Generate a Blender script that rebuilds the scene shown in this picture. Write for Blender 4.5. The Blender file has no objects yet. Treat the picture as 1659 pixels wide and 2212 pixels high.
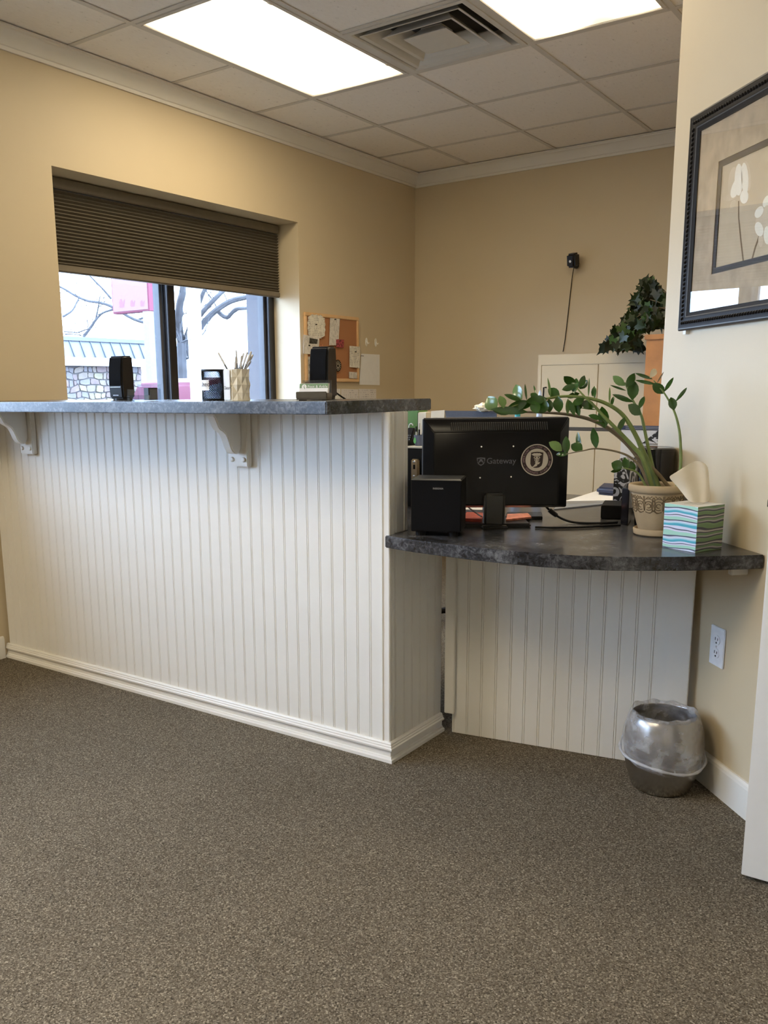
import bpy, bmesh, math, random
from mathutils import Vector, Matrix
random.seed(7)
S = bpy.context.scene
COL = S.collection
# ------------------------------------------------------------------ camera
H = 1.165
F, PITCH, ROLL, YAW, CX, CY = 1913.184, math.radians(11.12166), math.radians(.64821), math.radians(35.86662), 742.865, 1218.348
cp, sp, cr, sr = math.cos(PITCH), math.sin(PITCH), math.cos(ROLL), math.sin(ROLL)
_fw = Vector((0, cp, -sp)); _rt = Vector((1, 0, 0)); _dn = Vector((0, -sp, -cp))
_r2 = cr*_rt + sr*_dn; _d2 = -sr*_rt + cr*_dn
_M = Matrix(((math.cos(YAW), -math.sin(YAW), 0), (math.sin(YAW), math.cos(YAW), 0), (0, 0, 1)))
RT, DN, FW = _M @ _r2, _M @ _d2, _M @ _fw
CAM = Vector((0, 0, H))
cd = bpy.data.cameras.new('camera'); cam = bpy.data.objects.new('camera', cd); COL.objects.link(cam)
cd.sensor_fit = 'VERTICAL'; cd.sensor_height = 36.0; cd.sensor_width = 27.0
cd.lens = F/2212*36.0
cd.shift_x = (829.5-CX)/2212; cd.shift_y = (CY-1106)/2212
cd.clip_start = .01; cd.clip_end = 400
m4 = Matrix((RT, -DN, -FW)).transposed().to_4x4(); m4.translation = CAM
cam.matrix_world = m4
S.camera = cam
# ------------------------------------------------------------------ world / exposure
SKY = 17.0
w = bpy.data.worlds.new('sky'); S.world = w; w.use_nodes = True
bg = w.node_tree.nodes['Background']; bg.inputs[0].default_value = (.54, .73, 1.0, 1); bg.inputs[1].default_value = SKY
S.view_settings.view_transform = 'Standard'; S.view_settings.look = 'None'
S.view_settings.exposure = 0.18; S.view_settings.gamma = 1.0; S.view_settings.use_curve_mapping = False
LAMP_A, LAMP_B, LAMP_ADDED = 14.5, 9.0, 25.0
LAMPCOL = (1.0, .845, .58)

# ------------------------------------------------------------------ pixel helpers (a pixel gives a direction; depth from the surface it touches)
def ray(x, y): return RT*((x-CX)/F) + DN*((y-CY)/F) + FW
def onz(x, y, z): d = ray(x, y); return CAM + d*((z-H)/d.z)
def onx(x, y, X): d = ray(x, y); return CAM + d*(X/d.x)
def ony(x, y, Y): d = ray(x, y); return CAM + d*(Y/d.y)
def onpl(x, y, p, n): d = ray(x, y); return CAM + d*((Vector(p)-CAM).dot(n)/d.dot(n))
def atd(x, y, D): return CAM + ray(x, y)*D
def depth(p): return (Vector(p)-CAM).dot(FW)

# ------------------------------------------------------------------ materials
MATS = {}
def nt(name):
    m = bpy.data.materials.new(name); m.use_nodes = True; MATS[name] = m
    t = m.node_tree; return m, t, t.nodes['Principled BSDF']
def mat(name, col, rough=.5, metal=0.0, var=.06, scale=30.0, bump=0.0, bscale=200.0, spec=.5, coat=0.0, coord='Object'):
    if name in MATS: return MATS[name]
    m, t, b = nt(name)
    tc = t.nodes.new('ShaderNodeTexCoord')
    n = t.nodes.new('ShaderNodeTexNoise'); n.inputs['Scale'].default_value = scale; n.inputs['Detail'].default_value = 4
    t.links.new(tc.outputs[coord], n.inputs['Vector'])
    r = t.nodes.new('ShaderNodeValToRGB')
    r.color_ramp.elements[0].position = .3; r.color_ramp.elements[1].position = .7
    r.color_ramp.elements[0].color = (*[max(0, c*(1-var)) for c in col], 1); r.color_ramp.elements[1].color = (*[min(1, c*(1+var)) for c in col], 1)
    t.links.new(n.outputs['Fac'], r.inputs['Fac']); t.links.new(r.outputs['Color'], b.inputs['Base Color'])
    b.inputs['Roughness'].default_value = rough; b.inputs['Metallic'].default_value = metal
    b.inputs['Specular IOR Level'].default_value = spec
    if coat: b.inputs['Coat Weight'].default_value = coat; b.inputs['Coat Roughness'].default_value = .1
    if bump:
        n2 = t.nodes.new('ShaderNodeTexNoise'); n2.inputs['Scale'].default_value = bscale; n2.inputs['Detail'].default_value = 5
        t.links.new(tc.outputs[coord], n2.inputs['Vector'])
        bp = t.nodes.new('ShaderNodeBump'); bp.inputs['Strength'].default_value = bump; bp.inputs['Distance'].default_value = .002
        t.links.new(n2.outputs['Fac'], bp.inputs['Height']); t.links.new(bp.outputs['Normal'], b.inputs['Normal'])
    return m
def emis(name, col, strength):
    if name in MATS: return MATS[name]
    m, t, b = nt(name)
    b.inputs['Base Color'].default_value = (.8, .8, .8, 1); b.inputs['Emission Color'].default_value = (*col, 1); b.inputs['Emission Strength'].default_value = strength
    return m
def ramp_mat(name, build, rough=.5, **k):
    m, t, b = nt(name); tc = t.nodes.new('ShaderNodeTexCoord'); b.inputs['Roughness'].default_value = rough
    build(t, tc, b); return m
def N(t, typ, **inp):
    n = t.nodes.new(typ)
    for k, v in inp.items(): n.inputs[k.replace('_', ' ')].default_value = v
    return n
def rampn(t, stops, interp='LINEAR'):
    r = t.nodes.new('ShaderNodeValToRGB'); cr_ = r.color_ramp; cr_.interpolation = interp
    while len(cr_.elements) < len(stops): cr_.elements.new(.5)
    for e, (p, c) in zip(cr_.elements, stops): e.position = p; e.color = (*c, 1)
    return r

WALL = mat('wall_paint', (.575, .475, .320), .55, var=.015, scale=3, bump=.05, bscale=350)
WHITE = mat('white_trim_paint', (.74, .71, .65), .42, var=.02, scale=6)
BEAD = mat('beadboard_paint', (.76, .735, .69), .4, var=.025, scale=5)
CREAM = mat('cream_steel', (.62, .52, .345), .4, var=.015, scale=5)
BLACK = mat('black_plastic', (.008, .008, .009), .35, var=.1, spec=.3)
BLACKM = mat('black_matte', (.008, .008, .009), .6, var=.1, spec=.2)
CLOTHB = mat('black_speaker_cloth', (.007, .007, .008), .85, var=.25, scale=900, bump=.4, bscale=1500, spec=.1)
STEEL = mat('brushed_steel', (.46, .44, .41), .27, metal=1.0, var=.05, scale=20)
CHROME = mat('chrome', (.8, .8, .82), .15, metal=1.0)
PAPER = mat('paper', (.78, .77, .76), .8, var=.02)
PAPERC = mat('cream_paper', (.74, .68, .55), .8, var=.03)
GREY = mat('grey_plastic', (.25, .26, .28), .5)
NAVY = mat('navy_board', (.03, .04, .09), .5)
WOODO = mat('orange_oak', (.46, .20, .058), .45, var=.12, scale=14)
BRONZE = mat('dark_bronze_frame', (.035, .032, .032), .3, metal=.6, var=.1, scale=8)
BRONZE_SKYLIT = mat('skylit_bronze_frame', (.055, .056, .064), .5, var=.06)  # frame bronze again, with bluish sky light put into the colour
OUTW = mat('outer_reveal_paint', (.075, .070, .080), .7, var=.04)

def b_carpet(t, tc, b):
    n1 = N(t, 'ShaderNodeTexNoise', Scale=210.0, Detail=3.0, Roughness=.7); t.links.new(tc.outputs['Object'], n1.inputs['Vector'])
    v = N(t, 'ShaderNodeTexVoronoi', Scale=330.0); t.links.new(tc.outputs['Object'], v.inputs['Vector'])
    n3 = N(t, 'ShaderNodeTexNoise', Scale=2.2, Detail=3.0); t.links.new(tc.outputs['Object'], n3.inputs['Vector'])
    mx = t.nodes.new('ShaderNodeMath'); mx.operation = 'MULTIPLY_ADD'; mx.inputs[1].default_value = .45
    t.links.new(v.outputs['Color'], mx.inputs[0])
    sc = t.nodes.new('ShaderNodeMath'); sc.operation = 'MULTIPLY'; sc.inputs[1].default_value = .6
    t.links.new(n1.outputs['Fac'], sc.inputs[0]); t.links.new(sc.outputs[0], mx.inputs[2])
    r = rampn(t, [(.25, (.028, .023, .016)), (.46, (.140, .115, .082)), (.62, (.220, .184, .136)), (.82, (.60, .52, .40))])
    t.links.new(mx.outputs[0], r.inputs['Fac'])
    mm = t.nodes.new('ShaderNodeMix'); mm.data_type = 'RGBA'; mm.blend_type = 'MULTIPLY'; mm.inputs['Factor'].default_value = .35
    t.links.new(r.outputs['Color'], mm.inputs['A']); t.links.new(n3.outputs['Fac'], mm.inputs['B'])
    t.links.new(mm.outputs['Result'], b.inputs['Base Color'])
    bp = t.nodes.new('ShaderNodeBump'); bp.inputs['Strength'].default_value = .8; bp.inputs['Distance'].default_value = .006
    t.links.new(mx.outputs[0], bp.inputs['Height']); t.links.new(bp.outputs['Normal'], b.inputs['Normal'])
    b.inputs['Specular IOR Level'].default_value = .1
CARPET = ramp_mat('speckled_carpet', b_carpet, .95)
def b_granite(t, tc, b):
    n1 = N(t, 'ShaderNodeTexNoise', Scale=70.0, Detail=6.0, Roughness=.75, Distortion=.6); t.links.new(tc.outputs['Object'], n1.inputs['Vector'])
    n2 = N(t, 'ShaderNodeTexNoise', Scale=9.0, Detail=3.0); t.links.new(tc.outputs['Object'], n2.inputs['Vector'])
    ad = t.nodes.new('ShaderNodeMath'); ad.operation = 'MULTIPLY_ADD'; ad.inputs[1].default_value = .5
    t.links.new(n2.outputs['Fac'], ad.inputs[0]); 
    h = t.nodes.new('ShaderNodeMath'); h.operation = 'MULTIPLY'; h.inputs[1].default_value = .75
    t.links.new(n1.outputs['Fac'], h.inputs[0]); t.links.new(h.outputs[0], ad.inputs[2])
    r = rampn(t, [(.50, (.008, .008, .010)), (.60, (.030, .030, .034)), (.70, (.085, .085, .09)), (.90, (.24, .24, .24))])
    t.links.new(ad.outputs[0], r.inputs['Fac']); t.links.new(r.outputs['Color'], b.inputs['Base Color'])
GRAN = ramp_mat('grey_granite_laminate', b_granite, .25)
def b_tile(t, tc, b):
    mp = t.nodes.new('ShaderNodeMapping'); mp.inputs['Scale'].default_value = (1, .45, 1)
    g = t.nodes.new('ShaderNodeNewGeometry'); t.links.new(g.outputs['Position'], mp.inputs['Vector'])
    n1 = N(t, 'ShaderNodeTexNoise', Scale=70.0, Detail=5.0, Roughness=.75); t.links.new(mp.outputs[0], n1.inputs['Vector'])
    n2 = N(t, 'ShaderNodeTexNoise', Scale=25.0, Detail=4.0); t.links.new(mp.outputs[0], n2.inputs['Vector'])
    r = rampn(t, [(.30, (.45, .41, .37)), (.37, (.83, .785, .735)), (.7, (.87, .825, .775))]); t.links.new(n1.outputs['Fac'], r.inputs['Fac'])
    t.links.new(r.outputs['Color'], b.inputs['Base Color'])
    bp = t.nodes.new('ShaderNodeBump'); bp.inputs['Strength'].default_value = .5; bp.inputs['Distance'].default_value = .004
    t.links.new(r.outputs['Color'], bp.inputs['Height']); t.links.new(bp.outputs['Normal'], b.inputs['Normal'])
TILE = ramp_mat('fissured_ceiling_tile', b_tile, .9)
TBAR = mat('white_grid_steel', (.60, .57, .53), .5, var=.02)
def glassmat(name, tint=(1, 1, 1), gl=.06, rough=0.0):
    m = bpy.data.materials.new(name); m.use_nodes = True; t = m.node_tree; t.nodes.clear(); MATS[name] = m
    o = t.nodes.new('ShaderNodeOutputMaterial'); tr = t.nodes.new('ShaderNodeBsdfTransparent'); tr.inputs[0].default_value = (*tint, 1)
    g = t.nodes.new('ShaderNodeBsdfGlossy'); g.inputs['Roughness'].default_value = rough
    f = t.nodes.new('ShaderNodeFresnel'); ge = t.nodes.new('ShaderNodeNewGeometry'); mr = t.nodes.new('ShaderNodeMapRange')
    mr.inputs['To Min'].default_value = 1.45; mr.inputs['To Max'].default_value = 1/1.45; t.links.new(ge.outputs['Backfacing'], mr.inputs['Value']); t.links.new(mr.outputs[0], f.inputs['IOR'])
    ma = t.nodes.new('ShaderNodeMath'); ma.operation = 'MULTIPLY_ADD'; ma.inputs[1].default_value = 1.0; ma.inputs[2].default_value = gl
    t.links.new(f.outputs[0], ma.inputs[0])
    mx = t.nodes.new('ShaderNodeMixShader'); t.links.new(ma.outputs[0], mx.inputs[0]); t.links.new(tr.outputs[0], mx.inputs[1]); t.links.new(g.outputs[0], mx.inputs[2])
    t.links.new(mx.outputs[0], o.inputs[0]); return m
GLASS = glassmat('window_glass', (.97, .98, 1), .0)
PGLASS = glassmat('picture_glass', (1, 1, 1), .02)
ACRYL = glassmat('clear_acrylic', (.86, .9, .93), .04)

# ------------------------------------------------------------------ mesh helpers
class MB:
    def __init__(s): s.v = []; s.f = []
    def add(s, vs, fs):
        o = len(s.v); s.v += [tuple(v) for v in vs]; s.f += [tuple(i+o for i in f) for f in fs]; return s
    def box(s, c, d, M=None):
        c = Vector(c); a, b, e = [k/2 for k in d]
        vs = [Vector((x*a, y*b, z*e)) for x in (-1, 1) for y in (-1, 1) for z in (-1, 1)]
        if M is not None: vs = [M @ v for v in vs]
        return s.add([c+v for v in vs], [(0, 1, 3, 2), (4, 6, 7, 5), (0, 4, 5, 1), (2, 3, 7, 6), (0, 2, 6, 4), (1, 5, 7, 3)])
    def bb(s, x0, x1, y0, y1, z0, z1): return s.box(((x0+x1)/2, (y0+y1)/2, (z0+z1)/2), (x1-x0, y1-y0, z1-z0))
    def prism(s, poly, z0, z1):
        n = len(poly); vs = [(x, y, z0) for x, y in poly]+[(x, y, z1) for x, y in poly]
        return s.add(vs, [tuple(range(n))[::-1], tuple(range(n, 2*n))]+[(i, (i+1) % n, n+(i+1) % n, n+i) for i in range(n)])
    def extr(s, pts, off):
        pts = [Vector(p) for p in pts]; off = Vector(off); n = len(pts)
        return s.add(pts+[p+off for p in pts], [tuple(range(n))[::-1], tuple(range(n, 2*n))]+[(i, (i+1) % n, n+(i+1) % n, n+i) for i in range(n)])
    def lathe(s, prof, n=32, c=(0, 0, 0), closed=False):
        c = Vector(c); k = len(prof); vs = []
        for i in range(n):
            a = 2*math.pi*i/n
            for r, z in prof: vs.append(c+Vector((r*math.cos(a), r*math.sin(a), z)))
        fs = []
        for i in range(n):
            j = (i+1) % n
            for q in range(k-1): fs.append((i*k+q, j*k+q, j*k+q+1, i*k+q+1))
        s.add(vs, fs); return s
    def tube(s, path, rad, n=8):
        path = [Vector(p) for p in path]; k = len(path)
        if not hasattr(rad, '__len__'): rad = [rad]*k
        up = Vector((0, 0, 1)); vs = []; prev = None
        for i, p in enumerate(path):
            t = (path[min(i+1, k-1)]-path[max(i-1, 0)]).normalized()
            if prev is None:
                a = t.cross(up); a = a if a.length > 1e-3 else t.cross(Vector((1, 0, 0)))
            else: a = prev - t*prev.dot(t)
            a.normalize(); prev = a; b2 = t.cross(a)
            for j in range(n):
                an = 2*math.pi*j/n; vs.append(p+(a*math.cos(an)+b2*math.sin(an))*rad[i])
        fs = [tuple(range(n))[::-1], tuple(range((k-1)*n, k*n))]
        for i in range(k-1):
            for j in range(n): fs.append((i*n+j, i*n+(j+1) % n, (i+1)*n+(j+1) % n, (i+1)*n+j))
        return s.add(vs, fs)
    def sweep(s, prof, frames):
        # frames: list of functions (p,z)->Vector
        k = len(prof); n = len(frames); vs = [fr(p, z) for fr in frames for p, z in prof]
        fs = [tuple(range(k))[::-1], tuple(range((n-1)*k, n*k))]
        for i in range(n-1):
            for j in range(k): fs.append((i*k+j, i*k+(j+1) % k, (i+1)*k+(j+1) % k, (i+1)*k+j))
        return s.add(vs, fs)
    def mesh(s, name, material, origin=(0, 0, 0), bevel=0, seg=2, smooth=False, angle=40, merge=False):
        o = Vector(origin); me = bpy.data.meshes.new(name)
        me.from_pydata([Vector(v)-o for v in s.v], [], s.f)
        bm = bmesh.new(); bm.from_mesh(me)
        if merge: bmesh.ops.remove_doubles(bm, verts=bm.verts, dist=1e-5)
        bmesh.ops.recalc_face_normals(bm, faces=bm.faces)
        if bevel:
            es = [e for e in bm.edges if len(e.link_faces) == 2 and e.calc_face_angle(0) > math.radians(35)]
            bmesh.ops.bevel(bm, geom=es, offset=bevel, segments=seg, affect='EDGES', clamp_overlap=True)
        bm.to_mesh(me); bm.free()
        if smooth or bevel:
            me.polygons.foreach_set('use_smooth', [True]*len(me.polygons))
            me.set_sharp_from_angle(angle=math.radians(angle))
        if material is not None:
            for m_ in (material if isinstance(material, (list, tuple)) else [material]): me.materials.append(m_)
        return me
def link(name, me, parent=None, loc=(0, 0, 0)):
    o = bpy.data.objects.new(name, me); COL.objects.link(o); o.parent = parent; o.location = loc; return o
def tag(o, label=None, cat=None, group=None, kind=None):
    if label: o['label'] = label
    if cat: o['category'] = cat
    if group: o['group'] = group
    if kind: o['kind'] = kind
    return o
def thing(name, label, cat, loc=(0, 0, 0), rz=0, group=None, rot=None):
    o = bpy.data.objects.new(name, None); COL.objects.link(o); o.location = loc
    o.rotation_euler = rot if rot else (0, 0, rz); o.empty_display_size = .05
    return tag(o, label, cat, group)
def single(name, mb, m, label, cat, origin, group=None, **k):
    o = link(name, mb.mesh(name, m, origin, **k), None, origin); return tag(o, label, cat, group)
def struct(name, mb, m, **k):
    o = link(name, mb.mesh(name, m, **k)); o['kind'] = 'structure'; return o
def text_mesh(s, size, extrude=.0004, align='CENTER'):
    c = bpy.data.curves.new('t', 'FONT'); c.body = s; c.size = size; c.extrude = extrude; c.align_x = align; c.align_y = 'CENTER'
    o = bpy.data.objects.new('t', c); COL.objects.link(o)
    dg = bpy.context.evaluated_depsgraph_get(); me = bpy.data.meshes.new_from_object(o.evaluated_get(dg))
    bpy.data.objects.remove(o); return me
def text_mb(s, size, M, extrude=.0003, align='CENTER'):
    me = text_mesh(s, size, extrude, align); mb = MB()
    mb.add([M @ v.co for v in me.vertices], [tuple(p.vertices) for p in me.polygons]); return mb
def frame3(o, ex, ey):
    ex = Vector(ex).normalized(); ey = Vector(ey).normalized(); ez = ex.cross(ey).normalized()
    M = Matrix((ex, ey, ez)).transposed().to_4x4(); M.translation = Vector(o); return M
def disc(c, r, n, M, z=0): return [M @ Vector((c[0]+r*math.cos(2*math.pi*i/n), c[1]+r*math.sin(2*math.pi*i/n), z)) for i in range(n)]

# ------------------------------------------------------------------ room shell
XW, YB, ZC = -3.49, 5.745, 2.65
XR, YR = .58, -3.2
WT = .40
W1 = (2.65, 4.395, .98, 2.154)      # window opening y0,y1,z0,z1
W2 = (-.1, 1.86, .98, 2.30)
W3 = (-2.6, -.5, .98, 2.30)  # unseen extra window, added to bring in more daylight
E0 = Vector((-.864, 2.937, 0)); U = Vector((.194, -.2095, 0)).normalized(); NI = Vector((U.y, -U.x, 0))   # angled wall: along U, room side NI
if NI.dot(-E0) < 0: NI = -NI
WU = .83
E1 = E0 + U*WU
def wallbox(mb, x0, x1, y0, y1): mb.bb(x0, x1, y0, y1, 0, ZC+.25)
struct('floor', MB().bb(XW-WT, XR+.3, YR-.2, YB+.2, -.12, 0), CARPET)
mb = MB(); ys = [YR-.2, W3[0], W3[1], W2[0], W2[1], W1[0], W1[1], YB+.2]
for i in range(7):
    if i % 2:
        Wn = (W3, W2, W1)[i//2]
        mb.bb(XW-WT, XW, ys[i], ys[i+1], 0, Wn[2]); mb.bb(XW-WT, XW, ys[i], ys[i+1], Wn[3], ZC+.25)
    else: mb.bb(XW-WT, XW, ys[i], ys[i+1], 0, ZC+.25)
struct('wall_left', mb, WALL)
struct('wall_back', MB().bb(XW, E0.x+.1, YB, YB+.15, 0, ZC+.25), WALL)
th = .11
pA = E0; pB = E1; pC = E1-NI*th; pD = E0-NI*th
mb = MB().prism([(E0.x, E0.y), (E1.x, E1.y), (E1.x+.08, E1.y+.09), (E1.x+.08, 3.6), (E1.x-.03, 3.6), (E1.x-.03, E1.y+.13), (E0.x+.12, E0.y+.03), (E0.x+.12, YB), (E0.x, YB)], 0, ZC+.25)
struct('wall_right', mb, WALL)
struct('wall_hall', MB().bb(E1.x+.08, XR+.15, 3.5, 3.62, 0, ZC+.25), WALL)
struct('wall_side', MB().bb(XR, XR+.15, YR, 3.5, 0, ZC+.25), WALL)
struct('wall_rear', MB().bb(XW, XR+.15, YR-.15, YR, 0, ZC+.25), WALL)
# ceiling with grid and tiles
ceil = struct('ceiling', MB().bb(XW-.02, XR+.1, YR-.1, YB+.1, ZC+.12, ZC+.20), TBAR)
GX0, GY0, G = -3.03, 2.742, .6096
LIGHTS = [(0, 0), (2, 0), (0, -6), (2, -5)]     # grid cells (ix, iy) of 2x4 fixtures (iy, iy+1); last two unseen, added for light
VENT = (1, 1)
busy = set()
for a, b_ in LIGHTS: busy |= {(a, b_), (a, b_+1)}
busy.add(VENT)
tile_me = {}
ix0, ix1 = -1, math.ceil((XR-GX0)/G); iy0, iy1 = math.floor((YR-GY0)/G), math.ceil((YB-GY0)/G)
for i in range(ix0, ix1):
    for j in range(iy0, iy1):
        if (i, j) in busy: continue
        x0, x1 = max(GX0+i*G, XW)+.004, min(GX0+(i+1)*G, XR)-.004
        y0, y1 = max(GY0+j*G, YR)+.004, min(GY0+(j+1)*G, YB)-.004
        if x1-x0 < .03 or y1-y0 < .03: continue
        key = (round(x1-x0, 3), round(y1-y0, 3))
        if key not in tile_me: tile_me[key] = MB().box((0, 0, .008), (key[0], key[1], .016)).mesh('ceiling_tile', TILE)
        o = link('ceiling_tile', tile_me[key], ceil, ((x0+x1)/2, (y0+y1)/2, ZC+.004+random.uniform(0, .0015)))
for i in range(ix0+1, ix1):
    x = GX0+i*G; link('grid_bar', MB().bb(x-.012, x+.012, YR, YB, ZC, ZC+.0035).mesh('grid_bar', TBAR), ceil)
for j in range(iy0+1, iy1):
    y = GY0+j*G; mb = MB()
    for i in range(ix0, ix1):
        if not any(a == i and b_+1 == j for a, b_ in LIGHTS): mb.bb(max(XW, GX0+i*G), min(XR, GX0+(i+1)*G), y-.012, y+.012, ZC+.0003, ZC+.0036)
    link('grid_bar', mb.mesh('grid_bar', TBAR), ceil)
# crown mouldings, baseboards
CR = [(0, 2.566), (.011, 2.566), (.014, 2.574), (.014, 2.580), (.020, 2.583), (.024, 2.590), (.030, 2.606), (.042, 2.624), (.052, 2.632), (.058, 2.634), (.060, 2.641), (.066, 2.643), (.066, ZC-.0005), (0, ZC-.0005)]
struct('trim_1', MB().sweep(CR, [lambda p, z: Vector((XW+p, YR, z)), lambda p, z: Vector((XW+p, YB-p, z))]), WHITE, smooth=True, angle=30)
struct('trim_2', MB().sweep(CR, [lambda p, z: Vector((XW+p, YB-p, z)), lambda p, z: Vector((E0.x, YB-p, z))]), WHITE, smooth=True, angle=30)
BS = [(0, .10), (.006, .10), (.011, .094), (.013, .085), (.013, 0), (0, 0)]
struct('baseboard_left', MB().sweep(BS, [lambda p, z: Vector((XW+p, YR, z)), lambda p, z: Vector((XW+p, 2.21, z))]), WHITE)
def uw(u, z, off=0.0): v = E0+U*u+NI*off; return Vector((v.x, v.y, z))
struct('baseboard_right', MB().sweep(BS, [lambda p, z: uw(.348, z, p), lambda p, z: uw(WU, z, p)]), WHITE)

# ------------------------------------------------------------------ windows
def window(nm, Wn, mull):
    y0, y1, z0, z1 = Wn; xg = XW-.245
    root = struct(nm, MB().bb(xg-.045, xg+.045, y0+.001, y0+.055, z0, z1).bb(xg-.045, xg+.045, y1-.055, y1-.001, z0, z1).bb(xg-.045, xg+.045, y0+.055, y1-.055, z0, z0+.06).bb(xg-.045, xg+.045, y0+.055, y1-.055, z1-.06, z1), BRONZE, bevel=.003)
    link('mullion_skylit_half', MB().bb(xg-.055, xg+.020, mull-.026, mull+.026, z0+.06, z1-.06).mesh('mullion_skylit_half', BRONZE_SKYLIT, bevel=.002), root)  # outer half of the mullion, coloured paler as its sky-lit side
    m_ = MB().bb(xg+.0205, xg+.055, mull-.028, mull+.028, z0+.06, z1-.06); link('mullion', m_.mesh('mullion', BRONZE, bevel=.003), root)
    for yy in (mull-.045, y1-.066, mull+.045, y0+.066):
        link('glazing_bead', MB().bb(xg-.03, xg+.02, yy-.010, yy+.010, z0+.06, z1-.06).mesh('glazing_bead', BRONZE_SKYLIT, bevel=.002), root)
    for a, b_ in ((y0+.055, mull-.028), (mull+.028, y1-.055)):
        link('pane', MB().bb(xg-.004, xg+.004, a, b_, z0+.05, z1-.05).mesh('pane', GLASS), root)
    # sill board and outer reveal
    link('sill', MB().bb(xg+.045, XW+.02, y0-.03, y1+.03, z0-.03, z0-.002).mesh('sill', WHITE, bevel=.004), root)
    link('outer_reveal', MB().bb(XW-WT, xg-.045, y1-.035, y1-.001, z0, z1).bb(XW-WT, xg-.045, y0+.001, y0+.035, z0, z1).bb(XW-WT, xg-.045, y0+.035, y1-.035, z1-.03, z1-.001).mesh('outer_reveal', OUTW), root)
    return root
window('window_1', W1, 3.515)
window('window_2', W2, .90)
window('added_window_3', W3, -1.45)
# pleated shade
def shade(Wn, zb, label):
    xs = XW-.150; y0, y1 = Wn[0]+.012, Wn[1]-.012; zt = Wn[3]-.006
    t = thing('window_shade', label, 'window shade', (xs, (y0+y1)/2, zb))
    o = t.location
    SH = mat('taupe_shade_fabric', (.105, .088, .062), .8, var=.05, scale=40); RL = mat('taupe_rail', (.15, .125, .09), .45)
    link('head_rail', MB().bb(xs-.035, xs+.012, y0, y1, zt-.048, zt).mesh('head_rail', RL, o, bevel=.004), t)
    zz0 = zb+.032; zz1 = zt-.05; n = 21; mb = MB(); pts = []
    for i in range(2*n+1):
        z = zz1-(zz1-zz0)*(i/(2*n))**.97; pts.append((xs+(.010 if i % 2 else -.003), z))
    vs = []; fs = []
    for x, z in pts: vs += [(x, y0+.004, z), (x, y1-.004, z)]
    for i in range(len(pts)-1): fs.append((2*i, 2*i+1, 2*i+3, 2*i+2))
    q = len(vs)
    for x, z in pts: vs += [(2*xs-x-.022, y0+.004, z), (2*xs-x-.022, y1-.004, z)]
    for i in range(len(pts)-1): fs.append((q+2*i, q+2*i+2, q+2*i+3, q+2*i+1))
    mb.add(vs, fs); link('pleated_fabric', mb.mesh('pleated_fabric', SH, o), t)
    link('bottom_rail', MB().bb(xs-.020, xs+.013, y0, y1, zb, zb+.034).mesh('bottom_rail', RL, o, bevel=.006), t)
pb = onx(367, 615, XW-.137)
shade(W1, pb.z, 'taupe pleated window shade pulled halfway down over the parking lot window')

# ------------------------------------------------------------------ ceiling fixtures
def lampmat(name, s, tubes):
    m, t, b = nt(name); tc = t.nodes.new('ShaderNodeTexCoord'); sx = t.nodes.new('ShaderNodeSeparateXYZ'); t.links.new(tc.outputs['Object'], sx.inputs[0])
    acc = None
    for px_, amp in tubes:
        d = t.nodes.new('ShaderNodeMath'); d.operation = 'SUBTRACT'; d.inputs[1].default_value = px_; t.links.new(sx.outputs['X'], d.inputs[0])
        e = t.nodes.new('ShaderNodeMath'); e.operation = 'POWER'; e.inputs[1].default_value = 2; t.links.new(d.outputs[0], e.inputs[0])
        g = t.nodes.new('ShaderNodeMath'); g.operation = 'MULTIPLY'; g.inputs[1].default_value = -170; t.links.new(e.outputs[0], g.inputs[0])
        x_ = t.nodes.new('ShaderNodeMath'); x_.operation = 'EXPONENT'; t.links.new(g.outputs[0], x_.inputs[0])
        k = t.nodes.new('ShaderNodeMath'); k.operation = 'MULTIPLY_ADD'; k.inputs[1].default_value = amp; t.links.new(x_.outputs[0], k.inputs[0])
        if acc is None: k.inputs[2].default_value = .22
        else: t.links.new(acc.outputs[0], k.inputs[2])
        acc = k
    # tubes end short of the fixture ends
    ab = t.nodes.new('ShaderNodeMath'); ab.operation = 'ABSOLUTE'; t.links.new(sx.outputs['Y'], ab.inputs[0])
    mr = t.nodes.new('ShaderNodeMapRange'); mr.inputs['From Min'].default_value = .44; mr.inputs['From Max'].default_value = .60; mr.inputs['To Min'].default_value = s; mr.inputs['To Max'].default_value = s*.25
    t.links.new(ab.outputs[0], mr.inputs['Value'])
    mu = t.nodes.new('ShaderNodeMath'); mu.operation = 'MULTIPLY'; t.links.new(acc.outputs[0], mu.inputs[0]); t.links.new(mr.outputs[0], mu.inputs[1])
    t.links.new(mu.outputs[0], b.inputs['Emission Strength']); b.inputs['Emission Color'].default_value = (*LAMPCOL, 1)
    b.inputs['Base Color'].default_value = (.7, .68, .62, 1); b.inputs['Roughness'].default_value = .3
    return m
LMA = lampmat('lit_diffuser', LAMP_A, [(-.17, .7), (.0, .7), (.17, .7)])
LMB = lampmat('partly_lit_diffuser', LAMP_B, [(-.15, 2.2), (.19, .7)])
LMR = lampmat('added_lamp_diffuser', LAMP_ADDED, [(-.17, .7), (.0, .7), (.17, .7)])
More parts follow.
